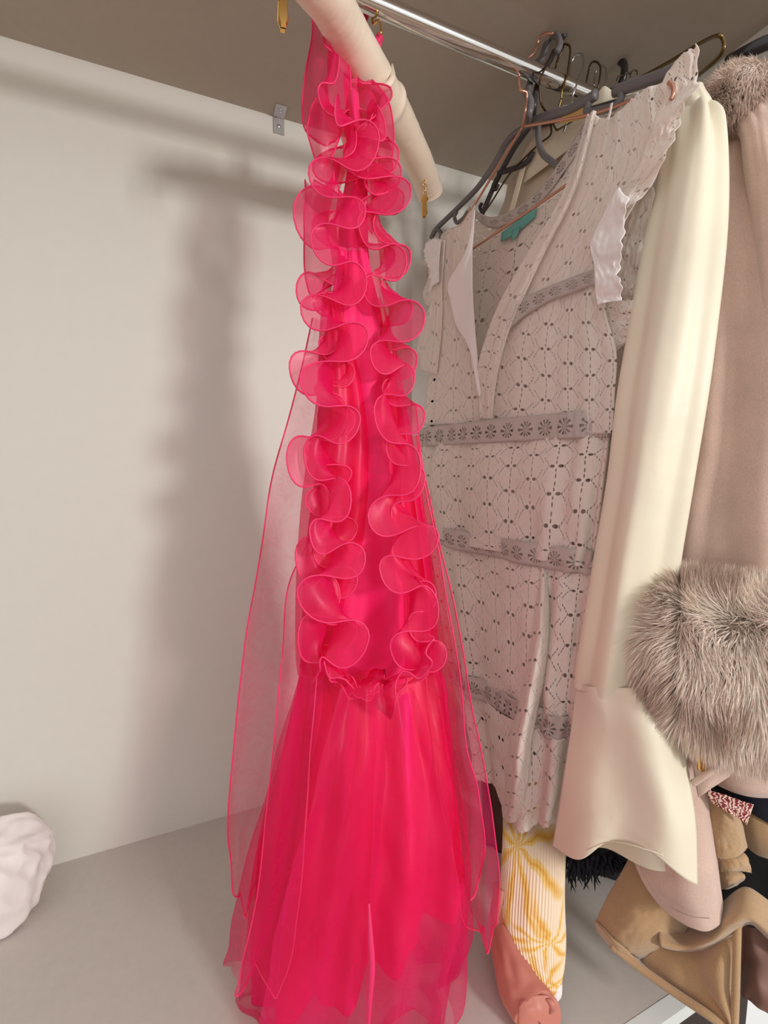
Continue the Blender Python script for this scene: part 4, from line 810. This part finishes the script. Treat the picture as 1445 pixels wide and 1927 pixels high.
# camel coat slumped on the wardrobe floor and over its front edge
cc = thing('camel_coat', 'camel wool coat slumped over the wardrobe floor edge at lower right', 'coat')
cw = lambda s, a=.006: (lambda u, v: (0, a*nz(u*2.2, v*2.2, s)+.0015*nz(u*9, v*9, s+2)))
cpatch('sleeve', [[(1192, 1600, .70), (1225, 1640, .665), (1262, 1690, .645), (1300, 1735, .645)], [(1165, 1650, .70), (1205, 1690, .66), (1245, 1725, .64), (1284, 1755, .645)], [(1140, 1695, .695), (1180, 1730, .655), (1215, 1760, .64), (1250, 1780, .645)],
    [(1121, 1735, .69), (1150, 1762, .66), (1178, 1785, .65), (1200, 1804, .65)]], cc, 'camel_wool', disp=cw(4), nu=50, nv=50)
cpatch('sleeve_lip', [[(1119, 1732, .688), (1150, 1764, .652), (1178, 1788, .642), (1203, 1808, .645)], [(1124, 1750, .685), (1152, 1782, .655), (1180, 1806, .645), (1206, 1822, .645)], [(1140, 1766, .69), (1160, 1788, .67), (1185, 1812, .66), (1210, 1832, .655)]], cc, 'camel_wool', disp=cw(6, .002), nu=40, nv=12)
cpatch('front_panel', [[(1205, 1802, .655), (1250, 1782, .64), (1305, 1786, .63), (1350, 1765, .61), (1388, 1732, .60)], [(1240, 1832, .64), (1275, 1818, .62), (1315, 1820, .61), (1355, 1810, .59), (1386, 1800, .59)],
    [(1290, 1868, .615), (1315, 1862, .60), (1340, 1866, .59), (1364, 1864, .58), (1384, 1868, .58)], [(1340, 1902, .59), (1352, 1900, .58), (1364, 1904, .575), (1374, 1908, .57), (1382, 1914, .57)], [(1372, 1926, .575), (1375, 1928, .57), (1378, 1930, .57), (1380, 1932, .57), (1382, 1936, .57)]], cc, 'camel_wool',
    disp=lambda u, v: (0, .011*math.sin(u*11+1)*(.3+.7*v)*(1-v*.5)+.004*nz(u*3, v*3, 4)), nu=70, nv=70)
wire('edge_lip', [(1150, 1778), (1205, 1822), (1270, 1868), (1330, 1908), (1376, 1940)], [.655, .635, .608, .582, .568], .0055, MAT['camel_wool'], cc, res=60, n=12)
wire('front_edge', [(1388, 1730), (1386, 1800), (1384, 1870), (1381, 1940)], [.595, .583, .572, .564], .0045, MAT['camel_wool'], cc, res=60, n=12)
cpatch('collar_roll', [[(1245, 1726, .66), (1290, 1735, .66), (1330, 1742, .64), (1360, 1700, .62), (1400, 1668, .61), (1440, 1690, .60), (1490, 1740, .60)], [(1240, 1752, .64), (1285, 1768, .635), (1330, 1760, .61), (1370, 1728, .59), (1405, 1712, .585), (1440, 1735, .58), (1490, 1790, .58)],
    [(1242, 1774, .63), (1290, 1784, .62), (1335, 1774, .60), (1372, 1748, .585), (1406, 1730, .58), (1440, 1752, .575), (1490, 1806, .575)], [(1246, 1782, .64), (1292, 1790, .63), (1340, 1782, .62), (1378, 1756, .60), (1408, 1738, .60), (1440, 1760, .60), (1490, 1814, .60)]], cc, 'camel_wool', disp=cw(9, .004), nu=80, nv=30)
cpatch('lapel', [[(1334, 1490, .63), (1360, 1505, .62), (1385, 1530, .62), (1396, 1555, .625)], [(1338, 1550, .625), (1362, 1565, .61), (1390, 1580, .61), (1404, 1592, .62)], [(1345, 1610, .625), (1365, 1615, .612), (1388, 1608, .61), (1402, 1598, .615)]], cc, 'camel_wool', disp=cw(2), nu=30, nv=30)
cpatch('lapel', [[(1344, 1600, .63), (1362, 1602, .62), (1378, 1604, .618), (1394, 1600, .618)], [(1348, 1618, .628), (1370, 1622, .61), (1392, 1620, .608), (1406, 1616, .61)], [(1352, 1628, .63), (1375, 1636, .612), (1396, 1640, .608), (1414, 1640, .61)]], cc, 'camel_wool', disp=cw(12), nu=30, nv=24)
cpatch('lapel', [[(1348, 1622, .64), (1370, 1632, .63), (1395, 1640, .625)], [(1350, 1650, .635), (1372, 1655, .62), (1400, 1652, .622)], [(1352, 1672, .64), (1365, 1672, .64), (1385, 1664, .645)]], cc, 'camel_wool', disp=cw(13), nu=24, nv=20)
tube_rows('rolled_sleeve', facing(1415, .66), [(1508, 1390, 1445, .012, 0), (1525, 1380, 1475, .03, 0), (1560, 1380, 1485, .035, 0), (1588, 1392, 1480, .028, 0), (1598, 1410, 1465, .012, 0)], MAT['camel_wool'], cc, 60, 40, lambda a, v: .003*nz(math.cos(a)*2, v*3, 5), .002)
rp = thing('red_print_scarf', 'red and white leaf-print cloth corner poking out below the navy garment', 'scarf')
cpatch('cloth', [[(1330, 1486, .622), (1360, 1494, .615), (1390, 1506, .608), (1418, 1514, .602)], [(1334, 1502, .615), (1362, 1512, .606), (1388, 1522, .60), (1412, 1530, .597)], [(1345, 1514, .62), (1366, 1526, .606), (1386, 1538, .60), (1405, 1552, .60)]], rp, 'red_print', disp=cw(3, .003), nu=40, nv=20, th=.0015)
nv_ = thing('navy_jacket', 'navy blue garment bundled under the fur cuff at the right edge', 'jacket')
NP = facing(1430, .68)
tube_rows('body', NP, [(1380, 1350, 1530, .03, .01), (1420, 1340, 1545, .04, .015), (1480, 1332, 1550, .045, .015), (1510, 1350, 1550, .045, .02), (1535, 1430, 1550, .04, .02), (1545, 1470, 1540, .02, .02)], MAT['navy'], nv_, 100, 60, lambda a, v: .008*nz(math.cos(a)*2, math.sin(a)*2, v*4))
bk = thing('black_garment', 'black garment heaped in the dark corner behind the camel coat', 'garment')
tube_rows('heap', facing(1420, .76), [(1500, 1300, 1540, .03, 0), (1560, 1290, 1560, .05, 0), (1640, 1280, 1560, .06, 0), (1720, 1290, 1560, .06, .01), (1760, 1340, 1560, .05, .03)], MAT['black_cloth'], bk, 90, 50, lambda a, v: .012*nz(math.cos(a)*2, math.sin(a)*2, v*4))
bf = thing('fringed_garment', 'black garment with ragged feathery fringe showing below the satin cuff', 'garment')
tube_rows('body', facing(1120, .80), [(1480, 1070, 1240, .03, 0), (1560, 1068, 1235, .035, 0), (1620, 1070, 1225, .03, 0), (1640, 1080, 1210, .015, 0)], MAT['black_cloth'], bf, 80, 40, lambda a, v: .008*nz(math.cos(a)*3, math.sin(a)*3, v*4))
rnd = random.Random(7); parts = []
for i in range(150):
    x = 1068+rnd.random()*120; L = 20+rnd.random()*38; zf = .745+rnd.random()*.06
    if x > 1125: L *= .5
    p0 = (x, 1608+rnd.random()*20); parts.append(sweep('', [P(p0[0], p0[1], zf), P(x+rnd.uniform(-6, 6), p0[1]+L*.5, zf-.003), P(x+rnd.uniform(-12, 10), p0[1]+L, zf)], .002, None, n=5, res=8, rf=lambda t: .0026*(1-t)**.6+.0002, me_only=True))
tag(join(parts, 'fringe', MAT['navy'], bf), kind='stuff')
bs = thing('brown_satin_garment', 'brown satin garment crumpled over the open drawer at bottom right corner', 'garment')
cpatch('cloth', [[(1386, 1742, .625), (1410, 1745, .615), (1450, 1752, .61), (1500, 1760, .60)], [(1386, 1790, .62), (1415, 1800, .60), (1450, 1810, .59), (1500, 1820, .58)], [(1386, 1835, .615), (1415, 1840, .585), (1450, 1860, .575), (1500, 1880, .57)], [(1388, 1862, .605), (1400, 1875, .59), (1440, 1905, .57), (1500, 1950, .56)]],
    bs, 'brown_satin', disp=lambda u, v: (0, .014*nz(u*2.5, v*2, 21)+.005*nz(u*5, v*3, 3)), nu=70, nv=60)
# white cloth bundle at the left
wb = thing('white_cloth', 'crumpled white cotton bundle on the wardrobe floor at the left frame edge', 'cloth')
def bundle():
    c = P(-46, 1652, .745); bm = bmesh.new(); bmesh.ops.create_icosphere(bm, subdivisions=6, radius=1)
    l, n = frame_of(c)
    for v in bm.verts:
        d = v.co.normalized(); r = 1+.14*nz(d.x*1.6, d.y*1.6, d.z*1.6)
        rg = 1-abs(nz(d.x*1.8+3, d.y*1.8, d.z*1.8)); r += .30*(rg-.85)+.06*(1-abs(nz(d.x*3.1, d.y*3.1+5, d.z*3.1+d.x*2)))+.02*nz(d.x*5+d.z*4, d.y*3, d.z*2)
        p = l*(d.x*.106*r)+n*(d.y*.055*r)+Vector((0, 0, d.z*(.078 if d.z > 0 else .115)*r)); q = c+p; q.y = min(q.y, .996)
        if q.z < ZF+.001: q.z = ZF+.001
        v.co = q
    me = bpy.data.meshes.new('cloth_bundle'); bm.to_mesh(me); bm.free(); return link('cloth_bundle', me, MAT['white_cotton'], wb)
bundle()
box('room_floor', (-3.2, -3.2, -.02), (3.2, YF, 0), MAT['room_floor'])['kind'] = 'structure'
bpy.data.objects['room_floor'].name = 'floor_room'
